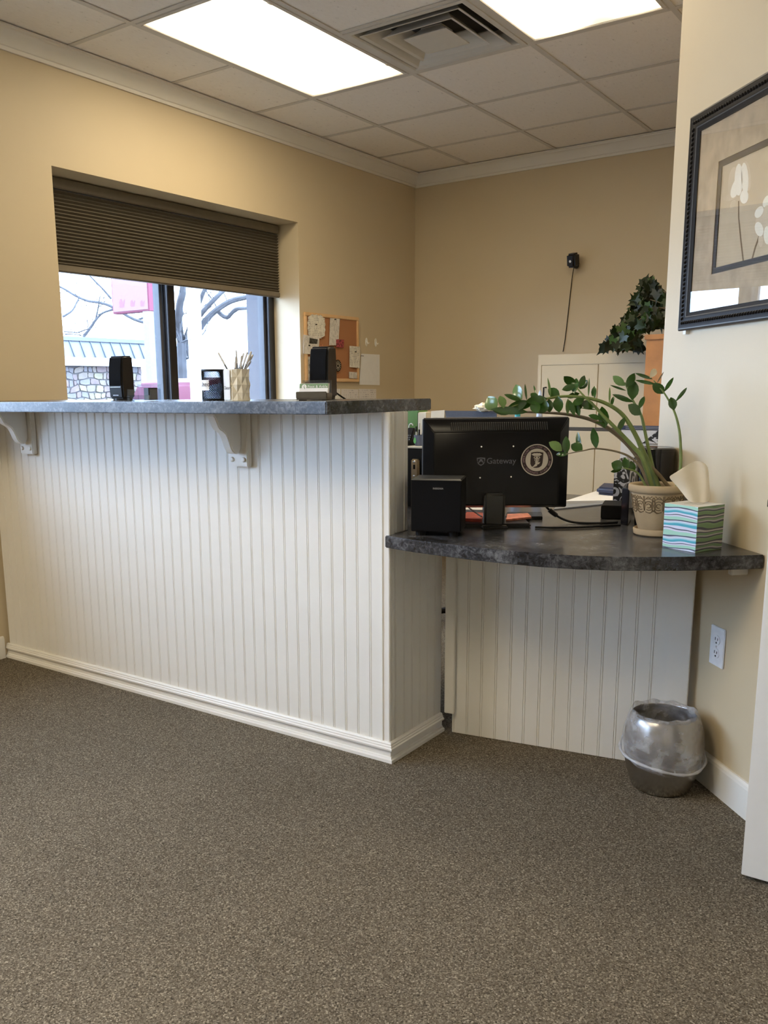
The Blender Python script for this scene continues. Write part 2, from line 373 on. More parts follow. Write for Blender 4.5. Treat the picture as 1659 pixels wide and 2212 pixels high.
def light(ix, iy, m, label, grp=None):
    cx, cy = GX0+(ix+.5)*G, GY0+(iy+1)*G
    t = thing('ceiling_light', label, 'ceiling light', (cx, cy, ZC), group=grp)
    a, b_ = G/2-.013, G-.013
    fr = MB()
    for (x0, x1, y0, y1) in ((-a, a, -b_, -b_+.024), (-a, a, b_-.024, b_), (-a, -a+.020, -b_+.024, b_-.024), (a-.020, a, -b_+.024, b_-.024)): fr.bb(x0, x1, y0, y1, -.003, .03)
    link('frame', fr.mesh('frame', TBAR, bevel=.002), t)
    link('diffuser', MB().bb(-a+.018, a-.018, -b_+.022, b_-.022, .004, .008).mesh('diffuser', m), t)
    link('housing', MB().bb(-a, a, -b_, b_, .03, .09).mesh('housing', TBAR), t)
    for yy in (-.42, .42): link('latch', MB().bb(a-.017, a-.007, yy-.012, yy+.012, -.006, -.003).mesh('latch', WHITE), t)
for k, (a, b_) in enumerate(LIGHTS):
    if k == 0: light(a, b_, LMA, 'brightly lit fluorescent ceiling panel near the window wall')
    elif k == 1: light(a, b_, LMB, 'dimmer half lit fluorescent ceiling panel beside the air vent')
    else: light(a, b_, LMR, 'unseen fluorescent ceiling panel added to light the carpeted waiting area', 'added waiting area ceiling lights')
vx, vy = GX0+(VENT[0]+.5)*G, GY0+(VENT[1]+.5)*G
vt = thing('air_vent', 'white square four way ceiling air vent with stepped louvres', 'air vent', (vx, vy, ZC))
VM = mat('white_vent_steel', (.60, .58, .54), .45, var=.02)
def sqring(mb, pr):
    vs = []; 
    for h, z in pr: vs += [(-h, -h, z), (h, -h, z), (h, h, z), (-h, h, z)]
    fs = []
    for i in range(len(pr)-1):
        for j in range(4): fs.append((4*i+j, 4*i+(j+1) % 4, 4*i+4+(j+1) % 4, 4*i+4+j))
    return mb.add(vs, fs)
link('flange', sqring(MB(), [(.292, .012), (.292, -.003), (.268, -.003), (.262, .002), (.245, .05), (.245, .07)]).mesh('flange', VM), vt)
for q, (tp, bt) in enumerate(((.178, .240), (.112, .172))):
    link('louvre', sqring(MB(), [(tp-.002, .052), (tp, .050), (bt-.012, .002), (bt, -.004), (bt, -.007), (bt-.013, -.003), (tp-.004, .047)]).mesh('louvre', VM), vt)
link('centre_plate', sqring(MB(), [(.050, .04), (.050, .036), (.092, -.001), (.104, -.006), (.104, -.009), (.088, -.010), (.0005, -.010)]).mesh('centre_plate', VM), vt)
link('duct', MB().bb(-.245, .245, -.245, .245, .07, .10).mesh('duct', mat('dark_duct', (.03, .03, .03), .8)), vt)
# ------------------------------------------------------------------ reception bar
YF = 2.235; XE = -1.443; ZBT = 1.135; ZBU = 1.099; ZL = .732; ZLU = .695; PW = .0489
bar = thing('reception_bar', 'tall white beadboard reception bar front with corner post and base moulding', 'reception bar', ((XW+XE)/2, YF, 0))
bo = bar.location
def plank_mesh(h, wdt=PW, full=True):
    # local: x along width, front face at y=0 toward -y, depth .012, bead at x=0 side
    pr = [(0, .0), (.0009, .0024), (.0020, .0004), (.0042, -.0003), (.0064, .0004), (.0075, .0024), (.0084, .0), (.0100, 0), (wdt, 0), (wdt, .012), (0, .012)]
    n = len(pr); mb = MB(); vs = [(x, y, 0) for x, y in pr]+[(x, y, h) for x, y in pr]
    mb.add(vs, [tuple(range(n))[::-1], tuple(range(n, 2*n))]+[(i, (i+1) % n, n+(i+1) % n, n+i) for i in range(n)])
    return mb.mesh('plank', BEAD)
pm = plank_mesh(ZBU-.05)
x = -1.5157
while x > XW:
    o = link('plank', pm if x-.003 > XW else pm, bar, Vector((x-.0045, YF, .05))-bo); x -= PW
link('core_wall', MB().bb(XW+.001, XE-.014, YF+.0125, 2.335, 0, ZBU).mesh('core_wall', WHITE, bo), bar)
link('corner_board', MB().bb(-1.4713, XE, YF-.001, YF+.012, .05, ZBU).mesh('corner_board', BEAD, bo, bevel=.002), bar)
link('corner_bead', MB().tube([(XE-.026, YF-.001, .06), (XE-.026, YF-.001, ZBU)], .0035, 8).mesh('corner_bead', BEAD, bo, smooth=True), bar)
pm2 = plank_mesh(ZLU-.052); pm3 = plank_mesh(ZBU-ZL-.001)
for k in range(6):
    y = YF+.030+k*PW
    o = link('side_plank', pm2, bar, Vector((XE, y, .05))-bo); o.rotation_euler = (0, 0, math.pi/2)
for k in range(1):
    o = link('side_plank', pm3, bar, Vector((XE, YF+.030, ZL+.001))-bo); o.rotation_euler = (0, 0, math.pi/2)
link('side_board', MB().bb(XE-.012, XE+.0005, YF+.012, YF+.029, .05, ZBU).bb(XE-.012, XE+.002, 2.315, 2.336, ZL+.001, ZBU).mesh('side_board', BEAD, bo, bevel=.0015), bar)
link('side_core', MB().bb(XE-.05, XE-.013, 2.336, 2.56, 0, ZLU-.002).mesh('side_core', WHITE, bo), bar)
BM = [(0, .064), (.007, .064), (.010, .060), (.010, .056), (.013, .053), (.013, .049), (.017, .046), (.017, .041), (.008, .038), (.008, .018), (.012, .017), (.013, .012), (.019, .010), (.019, 0), (0, 0)]
link('base_moulding', MB().sweep(BM, [lambda p, z: Vector((XW+.001, YF-p, z)), lambda p, z: Vector((XE+p, YF-p, z))]).mesh('base_moulding', BEAD, bo), bar)
link('base_moulding', MB().sweep(BM, [lambda p, z: Vector((XE+p, YF-p, z)), lambda p, z: Vector((XE+p, 2.555, z))]).mesh('base_moulding', BEAD, bo), bar)
# corbels (brackets) fixed to the bar front
SHELLP = [(0, 0), (-.205, 0), (-.208, -.012), (-.196, -.020), (-.184, -.038), (-.172, -.058), (-.158, -.072), (-.138, -.080), (-.118, -.092), (-.103, -.110), (-.092, -.132), (-.082, -.152), (-.068, -.168), (-.050, -.178), (-.032, -.180), (-.018, -.176), (-.006, -.160), (0, -.150)]
for cxp, zbp in ((59, 981), (516, 1008)):
    pc = ony(cxp, zbp, YF-.022); xc = pc.x; zb = pc.z
    plate = link('corbel', MB().bb(xc-.042, xc+.042, YF-.024, YF-.0008, zb, ZBU-.0005).mesh('corbel', BEAD, bo, bevel=.003), bar)
    sc_ = (ZBU-zb-.045)/.18
    pts = [(xc-.018, YF-.024+y*.62, ZBU-.001+z*sc_) for y, z in SHELLP]
    link('bracket', MB().extr(pts, (.036, 0, 0)).mesh('bracket', BEAD, bo, bevel=.004), plate)
    for dx in (-.026, .026):
        cb = MB().lathe([(.0085, 0), (.0085, .003), (.006, .006), (.0005, .007)], 16)
        cb.v = [(xc+dx+v[0], YF-.0240-v[2], zb+.024+v[1]) for v in cb.v]
        link('bolt_cap', cb.mesh('bolt_cap', BEAD, bo, smooth=True), plate)
# countertops
YCF = 1.955; YCB = 2.50
single('bar_countertop', MB().prism([(XW+.001, YCF), (-1.468, YCF), (-1.461, YCF+.008), (-1.455, YCB), (XW+.001, YCB)], ZBU, ZBT), GRAN,
       'dark granite laminate countertop on the tall reception bar', 'countertop', (-2.5, 2.2, ZBU), bevel=.0025)
front = [(833, 1157), (890, 1166), (950, 1173.5), (1020, 1182), (1090, 1189), (1170, 1196), (1250, 1200.5), (1325, 1203), (1400, 1203.5), (1480, 1203), (1560, 1201.5), (1656, 1198.5)]
fp = [onz(a, b_, ZL) for a, b_ in front]
poly = [(p.x, p.y) for p in fp]
poly[0] = (XE-.004, poly[0][1])
e_ = E0+U*((fp[-1]-E0).dot(U))+NI*.003
poly[-1] = (e_.x, e_.y)
q = E0+NI*.003
poly += [(q.x, q.y), (E0.x-.006, 3.5), (-1.62, 3.5), (-1.62, 3.10), (-3.3, 3.10), (-3.3, 2.337), (XE+.0025, 2.337), (XE+.0025, poly[0][1]+.012)]
single('desk_countertop', MB().prism(poly, ZLU, ZL), GRAN, 'low curved granite laminate desk countertop between the bar and the angled wall', 'countertop', (-1.1, 2.6, ZLU), bevel=.0025)
# front panel under the low counter
pa = onz(957, 1580, 0); pb_ = onz(1351, 1645.5, 0); dd = (pb_-pa).normalized(); ang = math.atan2(dd.y, dd.x)
L = 0
while True:
    pt = pa+dd*L
    if (pt-E0).dot(NI) < .02: break
    L += .005
dp = thing('beadboard_partition', 'off white beadboard panel closing the space under the low counter', 'partition', (pa.x+.012, pa.y+.006, 0), ang)
nn = int((L-.07)/PW)
pmp = plank_mesh(ZLU-.004)
for k in range(nn): link('plank', pmp, dp, (.018+k*PW, 0, .002))
link('backing', MB().bb(.016, L-.03, .0125, .03, .002, ZLU-.001).mesh('backing', BEAD), dp)
link('edge_strip', MB().bb(-.004, .030, -.020, -.0015, .075, ZLU-.001).mesh('edge_strip', BEAD, bevel=.002), dp)
link('end_strip', MB().bb(.018+nn*PW, L-.022, -.010, .012, .002, ZLU-.001).mesh('end_strip', BEAD, bevel=.002), dp)
# cleat under counter on angled wall
pc = onpl(1613, 1245, E0+NI*.0, NI); u0 = (pc-E0).dot(U)
cm = MB().add([uw(u0-.009, ZLU-.03, .001), uw(u0+.009, ZLU-.03, .001), uw(u0+.009, ZLU-.03, .05), uw(u0-.009, ZLU-.03, .05), uw(u0-.009, ZLU-.0005, .001), uw(u0+.009, ZLU-.0005, .001), uw(u0+.009, ZLU-.0005, .05), uw(u0-.009, ZLU-.0005, .05)], [(0, 1, 2, 3), (4, 5, 6, 7), (0, 1, 5, 4), (1, 2, 6, 5), (2, 3, 7, 6), (3, 0, 4, 7)])
single('support_cleat', cm, BEAD, 'small white cleat holding the low counter against the wall', 'bracket', uw(u0, ZLU-.03, .02), bevel=.002)
# outlet
po = [onpl(a, b_, E0, NI) for a, b_ in ((1538, 1348), (1571, 1362), (1567, 1446), (1533, 1430))]
uc = sum((p-E0).dot(U) for p in po)/4; zc_ = sum(p.z for p in po)/4
M_ = frame3(uw(uc, zc_, 0), U, (0, 0, 1))
ot = thing('wall_outlet', 'white duplex power outlet on the angled wall under the counter', 'power outlet', uw(uc, zc_, 0)); oo = ot.location
nz = 1 if (M_.to_3x3() @ Vector((0, 0, 1))).dot(NI) > 0 else -1
def onM(mb, M=M_): mb.v = [M @ Vector(v) for v in mb.v]; return mb
OW = mat('white_outlet_plastic', (.78, .79, .82), .3)
link('cover_plate', onM(MB().box((0, 0, nz*.003), (.074, .116, .005))).mesh('cover_plate', OW, oo, bevel=.002), ot)
for dz in (-.0195, .0195):
    rc = link('receptacle', onM(MB().prism([(.0165*math.cos(a*.2618)*1.0, dz+.0145*math.sin(a*.2618)) for a in range(24)], nz*.0056, nz*.0075)).mesh('receptacle', OW, oo), ot)
    link('slot', onM(MB().box((-.0062, dz+.003, nz*.0077), (.0022, .0085, .001)).box((.0062, dz+.003, nz*.0077), (.0022, .007, .001)).box((0, dz-.008, nz*.0077), (.005, .0045, .001))).mesh('slot', BLACKM, oo), rc)
link('screw', onM(MB().prism([(.003*math.cos(a*.6283), .003*math.sin(a*.6283)) for a in range(10)], nz*.0056, nz*.0072)).mesh('screw', CHROME, oo), ot)
# ------------------------------------------------------------------ door leaf standing open
pd = onz(1600.8, 1889, .012)
dr = tag(link('door_1', MB().bb(0, .91, 0, .035, 0, 2.03).mesh('door_1', mat('white_door_paint', (.74, .72, .69), .4, var=.01), bevel=.0015), None, (pd.x, pd.y, .012)), kind='structure')
for yy in (.0,):
    link('latch_plate', MB().bb(-.0015, .0, .005, .030, .865, .925).mesh('latch_plate', mat('dark_nickel', (.12, .11, .1), .35, metal=1.0)), dr)
    link('latch_bolt', MB().bb(-.011, -.0015, .011, .024, .885, .905).mesh('latch_bolt', MATS['dark_nickel'], bevel=.002), dr)
    kn = MB().lathe([(.033, 0), (.033, .006), (.012, .010), (.010, .03), (.022, .038), (.028, .05), (.026, .062), (.014, .068), (.0005, .069)], 24); kn.v = [(.065+v[0], -v[2], .895+v[1]) for v in kn.v]
    link('door_knob', kn.mesh('door_knob', MATS['dark_nickel'], smooth=True), dr)
for zz in (.2, 1.0, 1.8): link('hinge', MB().bb(.91, .922, .0, .035, zz, zz+.09).mesh('hinge', MATS['dark_nickel']), dr)
# ------------------------------------------------------------------ picture on the angled wall
PU0, PZ0, PZ1, PWD = .122, 1.329, 1.928, .63
pic = thing('framed_picture', 'floral print with tan mats in a dark beaded wooden frame on the angled wall', 'picture', uw(PU0+PWD/2, PZ0, 0)); pico = pic.location
FRM = mat('ebonised_frame', (.010, .008, .007), .5, var=.2, scale=60, spec=.15); FRL = mat('pewter_frame_edge', (.07, .065, .06), .45, metal=.5, var=.1)
PF = [(0, .001), (0, .014), (.004, .018), (.010, .018), (.014, .0165), (.022, .0165), (.030, .0165), (.034, .0155), (.040, .014), (.046, .011), (.050, .0105), (.050, .001)]
def framepiece(mb, prof, u0, u1, z0, z1):
    c = [(u0, z0, 1, 1), (u1, z0, -1, 1), (u1, z1, -1, -1), (u0, z1, 1, -1)]
    k = len(prof); vs = [uw(u+su*p, z+sz*p, d) for u, z, su, sz in c for p, d in prof]
    fs = []
    for i in range(4):
        j = (i+1) % 4
        for q in range(k): fs.append((i*k+q, j*k+q, j*k+(q+1) % k, i*k+(q+1) % k))
    return mb.add(vs, fs)
fr = link('frame', framepiece(MB(), PF, PU0, PU0+PWD, PZ0, PZ1).mesh('frame', FRM, pico, smooth=True, angle=35), pic)
link('outer_lip', framepiece(MB(), [(-.001, .010), (-.001, .0145), (.003, .0190), (.006, .0190), (.006, .018), (.0035, .0178), (.0005, .014)], PU0, PU0+PWD, PZ0, PZ1).mesh('outer_lip', FRL, pico), fr)
link('inner_lip', framepiece(MB(), [(.036, .0158), (.039, .0150), (.0395, .0140), (.036, .0148)], PU0, PU0+PWD, PZ0, PZ1).mesh('inner_lip', FRL, pico), fr)
# beading: rope of twisted lumps (joined, too many and too small to pick apart)
bmb = MB(); step = .0125
def lump(c, a, b_):
    vs = []; 
    for r_, h_ in ((1, 0), (.75, .6), (0.15, .95)):
        for k in range(6):
            t_ = k*math.pi/3; vs.append(c+a*(math.cos(t_)*r_*.0065)+b_*(math.sin(t_)*r_*.0042)+NI*(h_*.0055))
    bmb.add(vs, [(i*6+k, i*6+(k+1) % 6, i*6+6+(k+1) % 6, i*6+6+k) for i in (0, 1) for k in range(6)]+[tuple(range(12, 18))])
Zv = Vector((0, 0, 1))
n_ = int((PWD-.042)/step)
for k in range(n_+1):
    for zz, s_ in ((PZ0+.021, 1), (PZ1-.021, -1)):
        lump(uw(PU0+.021+k*step, zz, .0166), (U+Zv*s_*.8).normalized(), (Zv*s_-U*.8).normalized())
n_ = int((PZ1-PZ0-.042)/step)
for k in range(1, n_):
    for uu, s_ in ((PU0+.021, 1), (PU0+PWD-.021, -1)):
        lump(uw(uu, PZ0+.021+k*step, .0166), (Zv+U*s_*.8).normalized(), (U*s_-Zv*.8).normalized())
tag(link('beading', bmb.mesh('beading', FRM, pico, smooth=True), fr), kind='stuff')
def plate_u(u0, u1, z0, z1, d0, d1): return MB().add([uw(u, z, d) for d in (d0, d1) for u, z in ((u0, z0), (u1, z0), (u1, z1), (u0, z1))], [(0, 1, 2, 3), (4, 5, 6, 7), (0, 1, 5, 4), (1, 2, 6, 5), (2, 3, 7, 6), (3, 0, 4, 7)])
def ring_u(mb, a, b_, d0, d1):
    (u0, u1, z0, z1), (v0, v1, y0, y1) = a, b_
    for A in ((u0, u1, z0, y0), (u0, u1, y1, z1), (u0, v0, y0, y1), (v1, u1, y0, y1)):
        m2 = plate_u(A[0], A[1], A[2], A[3], d0, d1); mb.add(m2.v, m2.f)
    return mb
MATT = mat('mottled_tan_mat', (.46, .36, .24), .7, var=.16, scale=9, coord='Generated'); MATB = mat('dark_inner_mat', (.03, .027, .024), .6); ARTM = mat('sepia_print_ground', (.56, .45, .30), .7, var=.06, scale=4, coord='Generated')
lo = onpl(1537.6, 593, E0+NI*.005, NI); hi = onpl(1554.4, 348.8, E0+NI*.005, NI)
lu = (lo-E0).dot(U); lz0, lz1 = lo.z, hi.z; ru = 2*(PU0+PWD/2)-lu
link('outer_mat', ring_u(MB(), (PU0+.045, PU0+PWD-.045, PZ0+.045, PZ1-.045), (lu, ru, lz0, lz1), .004, .007).mesh('outer_mat', MATT, pico), pic)
link('inner_mat', ring_u(MB(), (lu-.004, ru+.004, lz0-.004, lz1+.004), (lu+.016, ru-.016, lz0+.016, lz1-.016), .003, .0055).mesh('inner_mat', MATB, pico), pic)
art = link('art_print', plate_u(lu, ru, lz0, lz1, .001, .0028).mesh('art_print', ARTM, pico), pic)
link('glass', plate_u(PU0+.046, PU0+PWD-.046, PZ0+.046, PZ1-.046, .0085, .0100).mesh('glass', PGLASS, pico), pic)
PET = mat('ivory_petal_print', (.84, .79, .66), .7, var=.08, scale=20, coord='Generated'); PED = mat('tan_petal_print', (.62, .51, .36), .7, var=.1, scale=20); STM = mat('brown_stem_print', (.16, .105, .05), .7)
aw = Vector((0, 0, 0))
def pxu(x, y): p = onpl(x, y, E0+NI*.003, NI); return (p-E0).dot(U), p.z
def petal(pts, m_, d, nm='petal'):
    P = [pxu(*p) for p in pts]; cu = sum(p[0] for p in P)/len(P)
    mb = MB(); n = len(P); vs = [uw(u, z, d) for u, z in P]+[uw(u, z, d-.0002) for u, z in P]
    mb.add(vs, [tuple(range(n)), tuple(range(n, 2*n))[::-1]]); link(nm, mb.mesh(nm, m_, pico), art)
def ell(cx, cy, rx, ry, rot=0, n=14):
    c_, s_ = math.cos(rot), math.sin(rot)
    return [(cx+rx*math.cos(t)*c_-ry*math.sin(t)*s_, cy+rx*math.cos(t)*s_+ry*math.sin(t)*c_) for t in [2*math.pi*k/n for k in range(n)]]
petal(ell(1583, 392, 10, 32, .12), PED, .0031); petal(ell(1613, 380, 9, 33, -.1), PED, .0031); petal(ell(1596, 388, 9, 35, .02), PET, .0034); petal(ell(1609, 385, 8, 34, -.05), PET, .0034); petal(ell(1590, 405, 9, 24, .35), PET, .0035)
petal(ell(1608, 425, 9, 15, .1), PET, .0036); petal(ell(1577, 426, 15, 7, -.35), PED, .0033); petal(ell(1583, 441, 5, 10, .4), PED, .0032)
petal([(1594.5, 434), (1597, 434), (1597, 470), (1602, 520), (1608, 571), (1605, 572), (1599, 520), (1594.5, 470)], STM, .0031, 'stem')
petal([(1640, 506), (1643, 508), (1633, 535), (1624, 568), (1621, 568), (1630, 534)], STM, .0031, 'stem')
petal(ell(1640, 480, 8, 16, .1), PED, .0032); petal(ell(1640, 458, 8, 14, .5), PET, .0034); petal(ell(1640, 495, 9, 16, -.2), PET, .0035); petal(ell(1655, 470, 9, 28, .1), PED, .0033); petal(ell(1658, 508, 8, 20, .0), PET, .0036); petal(ell(1656, 435, 7, 14, .4), PET, .0033); petal(ell(1643, 520, 5, 14, 0), PED, .0033)
for uu in (PU0+.03, PU0+PWD-.03):
    link('wall_bumper', plate_u(uu-.008, uu+.008, PZ0-.012, PZ0+.003, .0005, .012).mesh('wall_bumper', WHITE, pico), pic)
# ------------------------------------------------------------------ items on the bar
def rot2(a): return Matrix.Rotation(a, 3, 'Z')
LOGO = mat('silver_print', (.55, .55, .57), .3, metal=.6)
def speaker(px_c, label):
    d = ray(px_c, 866); k = 2.37/d.y; loc = Vector((d.x*k, 2.37, ZBT))
    t = thing('speaker', label, 'speaker', loc, math.radians(12), 'small desktop speakers on the bar')
    # front faces -y ; leans back slightly, bowed front
    prof = [(-.040, .006), (-.043, .045), (-.042, .09), (-.038, .135), (-.030, .168), (.030, .170), (.036, .10), (.036, .006)]
    link('cabinet', MB().extr([(-.033, y, z) for y, z in prof], (.066, 0, 0)).mesh('cabinet', BLACK, bevel=.006, seg=3), t)
    gp = [(-.0405, .052), (-.0445, .058), (-.0440, .09), (-.0400, .135), (-.0335, .162), (-.030, .160), (-.036, .09)]
    link('grille', MB().extr([(-.029, y, z) for y, z in gp], (.058, 0, 0)).mesh('grille', CLOTHB, bevel=.002), t)
    link('silver_line', MB().extr([(-.024, -.0448, .0495), (-.024, -.0448, .0515), (-.024, -.040, .0515), (-.024, -.040, .0495)], (.048, 0, 0)).mesh('silver_line', LOGO), t)
    link('logo', text_mb('INSIGNIA', .0062, frame3((0, -.0432, .019), (1, 0, 0), (0, -.02, 1))).mesh('logo', LOGO), t)
    link('base', MB().prism([(.036*math.cos(a*.2618), .04*math.sin(a*.2618)) for a in range(24)], 0, .007).mesh('base', BLACK), t)
    return t
speaker(266, 'black desktop speaker standing in front of the stone wall view')
speaker(700, 'black desktop speaker standing in front of the cork board')
cb = [atd(720, 842, 2.93), atd(728, 850, 2.96), atd(738, 857, 2.99), onz(748, 866, ZBT+.003) if False else atd(748, 863.5, 3.02)]
single('speaker_cable', MB().tube([atd(716, 838, 2.92)]+cb, .0028, 6), BLACKM, 'thin black cable curling behind the speaker by the cork board', 'cable', cb[-1], smooth=True)
# clear card holder
loc = Vector((ray(312, 866).x*2.08/ray(312, 866).y, 2.08, ZBT))
t = thing('card_holder', 'empty looking clear acrylic card holder beside the left speaker', 'card holder', loc, math.radians(8))
t['label'] = 'clear acrylic card holder between a speaker and the mesh cup'
link('tray', MB().bb(-.05, .05, -.030, .030, 0, .003).bb(-.05, .05, .026, .029, .003, .056).bb(-.05, .05, -.030, -.027, .003, .020).bb(-.05, -.047, -.027, .026, .003, .040).bb(.047, .05, -.027, .026, .003, .040).mesh('tray', ACRYL, bevel=.0008), t)
tag(single('card_stack', MB().bb(loc.x+.022, loc.x+.044, loc.y-.020, loc.y+.020, ZBT+.004, ZBT+.044), BLACK, 'short stack of dark cards inside the clear holder', 'cards', (loc.x, loc.y, ZBT+.004)))
# mesh pencil cup
d = ray(461.5, 866); loc = Vector((d.x*2.16/d.y, 2.16, ZBT)); Rm = 23.5/F*depth(loc); Hm = 66/F*depth(loc)
t = thing('mesh_cup', 'black wire mesh pencil cup with a paper note', 'cup', loc)
mb = MB(); nA, nZ = 40, 16; zs0, zs1 = .004, Hm-.004
for k in range(nA):
    for s_ in (1, -1):
        path = []
        for j in range(0, nZ+1):
            a = 2*math.pi*(k+s_*j*.8)/nA; path.append((Rm*math.cos(a), Rm*math.sin(a), zs0+(zs1-zs0)*j/nZ))
        mb.tube(path, .0012, 3)
tag(link('wire_mesh', mb.mesh('wire_mesh', BLACKM), t), kind='stuff')
link('rim', MB().lathe([(Rm-.001, Hm-.006), (Rm+.0014, Hm-.006), (Rm+.0016, Hm), (Rm-.001, Hm), (Rm-.001, Hm-.006)], 36).mesh('rim', BLACKM, smooth=True), t)
link('base', MB().lathe([(.0005, 0), (Rm+.001, 0), (Rm+.001, .005), (Rm-.001, .005), (.0005, .003)], 36).mesh('base', BLACKM), t)
def arc_note(R, a0, a1, z0, z1, skew=0):
    mb = MB(); vs = []; n = 8
    for k in range(n+1):
        a = a0+(a1-a0)*k/n
        for z in (z0, z1): vs.append((R*math.cos(a+skew*(z-z0)), R*math.sin(a+skew*(z-z0)), z))
    mb.add(vs, [(2*k, 2*k+2, 2*k+3, 2*k+1) for k in range(n)]); return mb
va = math.atan2(-loc.y, -loc.x)    # direction to the viewer
note = link('paper_note', arc_note(Rm+.0022, va-1.35, va-.35, Hm*.33, Hm*.66).mesh('paper_note', PAPER), t)
def arc_text(s, size, R, ac, z, parent, m_):
    M0 = Matrix.Identity(4); me = text_mesh(s, size, .0001); mb = MB()
    vs = [(R*math.cos(ac+v.co.x/R), R*math.sin(ac+v.co.x/R), z+v.co.y) for v in me.vertices]
    mb.add(vs, [tuple(p.vertices) for p in me.polygons]); link('writing', mb.mesh('writing', m_), parent)
INK = mat('pen_ink', (.05, .05, .07), .6)
arc_text('Used', .020, Rm+.0029, va-.80, Hm*.52, note, INK)
# faceted white cup with pens
d = ray(513.5, 866); loc2 = Vector((d.x*2.19/d.y, 2.19, ZBT)); Rw = 28.5/F*depth(loc2); Hw = 66/F*depth(loc2)
va2 = math.atan2(-loc2.y, -loc2.x)
t2 = thing('faceted_cup', 'cream ceramic pen cup with raised diamond facets', 'cup', loc2)
mb = MB(); n = 8; rows = [0, .25, .5, .75, 1.0]; vs = []
CERA = mat('cream_ceramic', (.80, .76, .66), .45, var=.02)
# lattice of alternating raised points
for j, r_ in enumerate(rows):
    for k in range(2*n):
        a = 2*math.pi*k/(2*n)+va2
        rr = Rw*(1.0 if (k+j) % 2 == 0 else .87); 
        if j in (0, 4): rr = Rw*.96
        vs.append((rr*math.cos(a), rr*math.sin(a), Hw*r_))
m2 = 2*n
for j in range(4):
    for k in range(m2):
        a, b_, c, d_ = j*m2+k, j*m2+(k+1) % m2, (j+1)*m2+(k+1) % m2, (j+1)*m2+k
        if (k+j) % 2 == 0: mb_f = [(a, b_, d_), (b_, c, d_)]
        else: mb_f = [(a, b_, c), (a, c, d_)]
        mb.f += mb_f
mb.v += vs
o0 = len(mb.v)
for k in range(m2):
    a = 2*math.pi*k/m2+va2; mb.v += [(Rw*.84*math.cos(a), Rw*.84*math.sin(a), Hw), (Rw*.80*math.cos(a), Rw*.80*math.sin(a), .006)]
for k in range(m2):
    k2 = (k+1) % m2; mb.f += [(4*m2+k, 4*m2+k2, o0+2*k2, o0+2*k), (o0+2*k, o0+2*k2, o0+2*k2+1, o0+2*k+1)]
mb.f += [tuple(range(m2)), tuple(o0+2*k+1 for k in range(m2))]
link('body', mb.mesh('body', CERA), t2)
note = link('paper_note', arc_note(Rw+.0012, va2-1.35, va2-.55, Hw*.03, Hw*.97).mesh('paper_note', PAPER), t2)
arc_text('Clean', .015, Rw+.0019, va2-.86, Hw*.40, note, INK)
PENG = mat('grey_pen_grip', (.10, .095, .09), .5); PENW = mat('translucent_pen_barrel', (.62, .61, .60), .3)
pens = [(494, 800, 467, 766), (508, 800, 517, 760), (516, 800, 512, 768), (523, 800, 532, 761), (526, 800, 541, 762), (528, 800, 547, 770), (530, 800, 546, 764), (532, 802, 553, 770), (521, 800, 527, 770), (529, 800, 548, 778)]
def segdist(p1, q1, p2, q2):
    best = 9
    for i in range(17):
        a = p1+(q1-p1)*(i/16); d_ = q2-p2; t = max(0, min(1, (a-p2).dot(d_)/d_.dot(d_))); best = min(best, (a-(p2+d_*t)).length)
    return best
Rin = Rw*.80-.0050; sols = []
for seed in range(8):
    prn = random.Random(seed); placed = []; worst = 1
    for q in (7, 0, 9, 6, 5, 2, 4, 1, 3, 8):
        x0, y0, x1, y1 = pens[q]; bestc = None
        for tries in range(1600):
            tip = atd(x1+prn.uniform(-8, 6), y1+prn.uniform(-5, 7), depth(loc2)+prn.uniform(-.07, .07))
            an, rr = prn.uniform(0, 2*math.pi), Rin*math.sqrt(prn.random()); bt = loc2+Vector((rr*math.cos(an), rr*math.sin(an), .013))
            d_ = tip-bt; rimp = bt+d_*((ZBT+Hw-bt.z)/d_.z); ro = math.hypot(rimp.x-loc2.x, rimp.y-loc2.y)
            if ro > Rin+.002: sc2 = -(ro-Rin)
            else: sc2 = min([segdist(bt, tip, a, b2) for a, b2 in placed] or [.02])-max(0, ro-Rin)*9
            if bestc is None or sc2 > bestc[0]: bestc = (sc2, bt, tip)
            if sc2 > .0088: break
        worst = min(worst, bestc[0]); placed.append((bestc[1], bestc[2]))
    sols.append((worst, seed, placed))
    if worst > .0086: break
placed = max(sols)[2]
for q, (bt, b_) in enumerate(placed):
    dr_ = (b_-bt).normalized(); Lp = (b_-bt).length
    tp = thing('pen', 'grey and white ballpoint pen standing in the faceted cup', 'pen', bt, group='pens in the faceted cup')
    link('barrel', MB().tube([bt, bt+dr_*Lp*.72], .0035, 8).mesh('barrel', PENG if q % 3 else GREY, bt, smooth=True), tp)
    link('cap', MB().tube([bt+dr_*Lp*.72, bt+dr_*(Lp-.006), b_], [.0038, .0037, .0028], 8).mesh('cap', PENW, bt, smooth=True), tp)
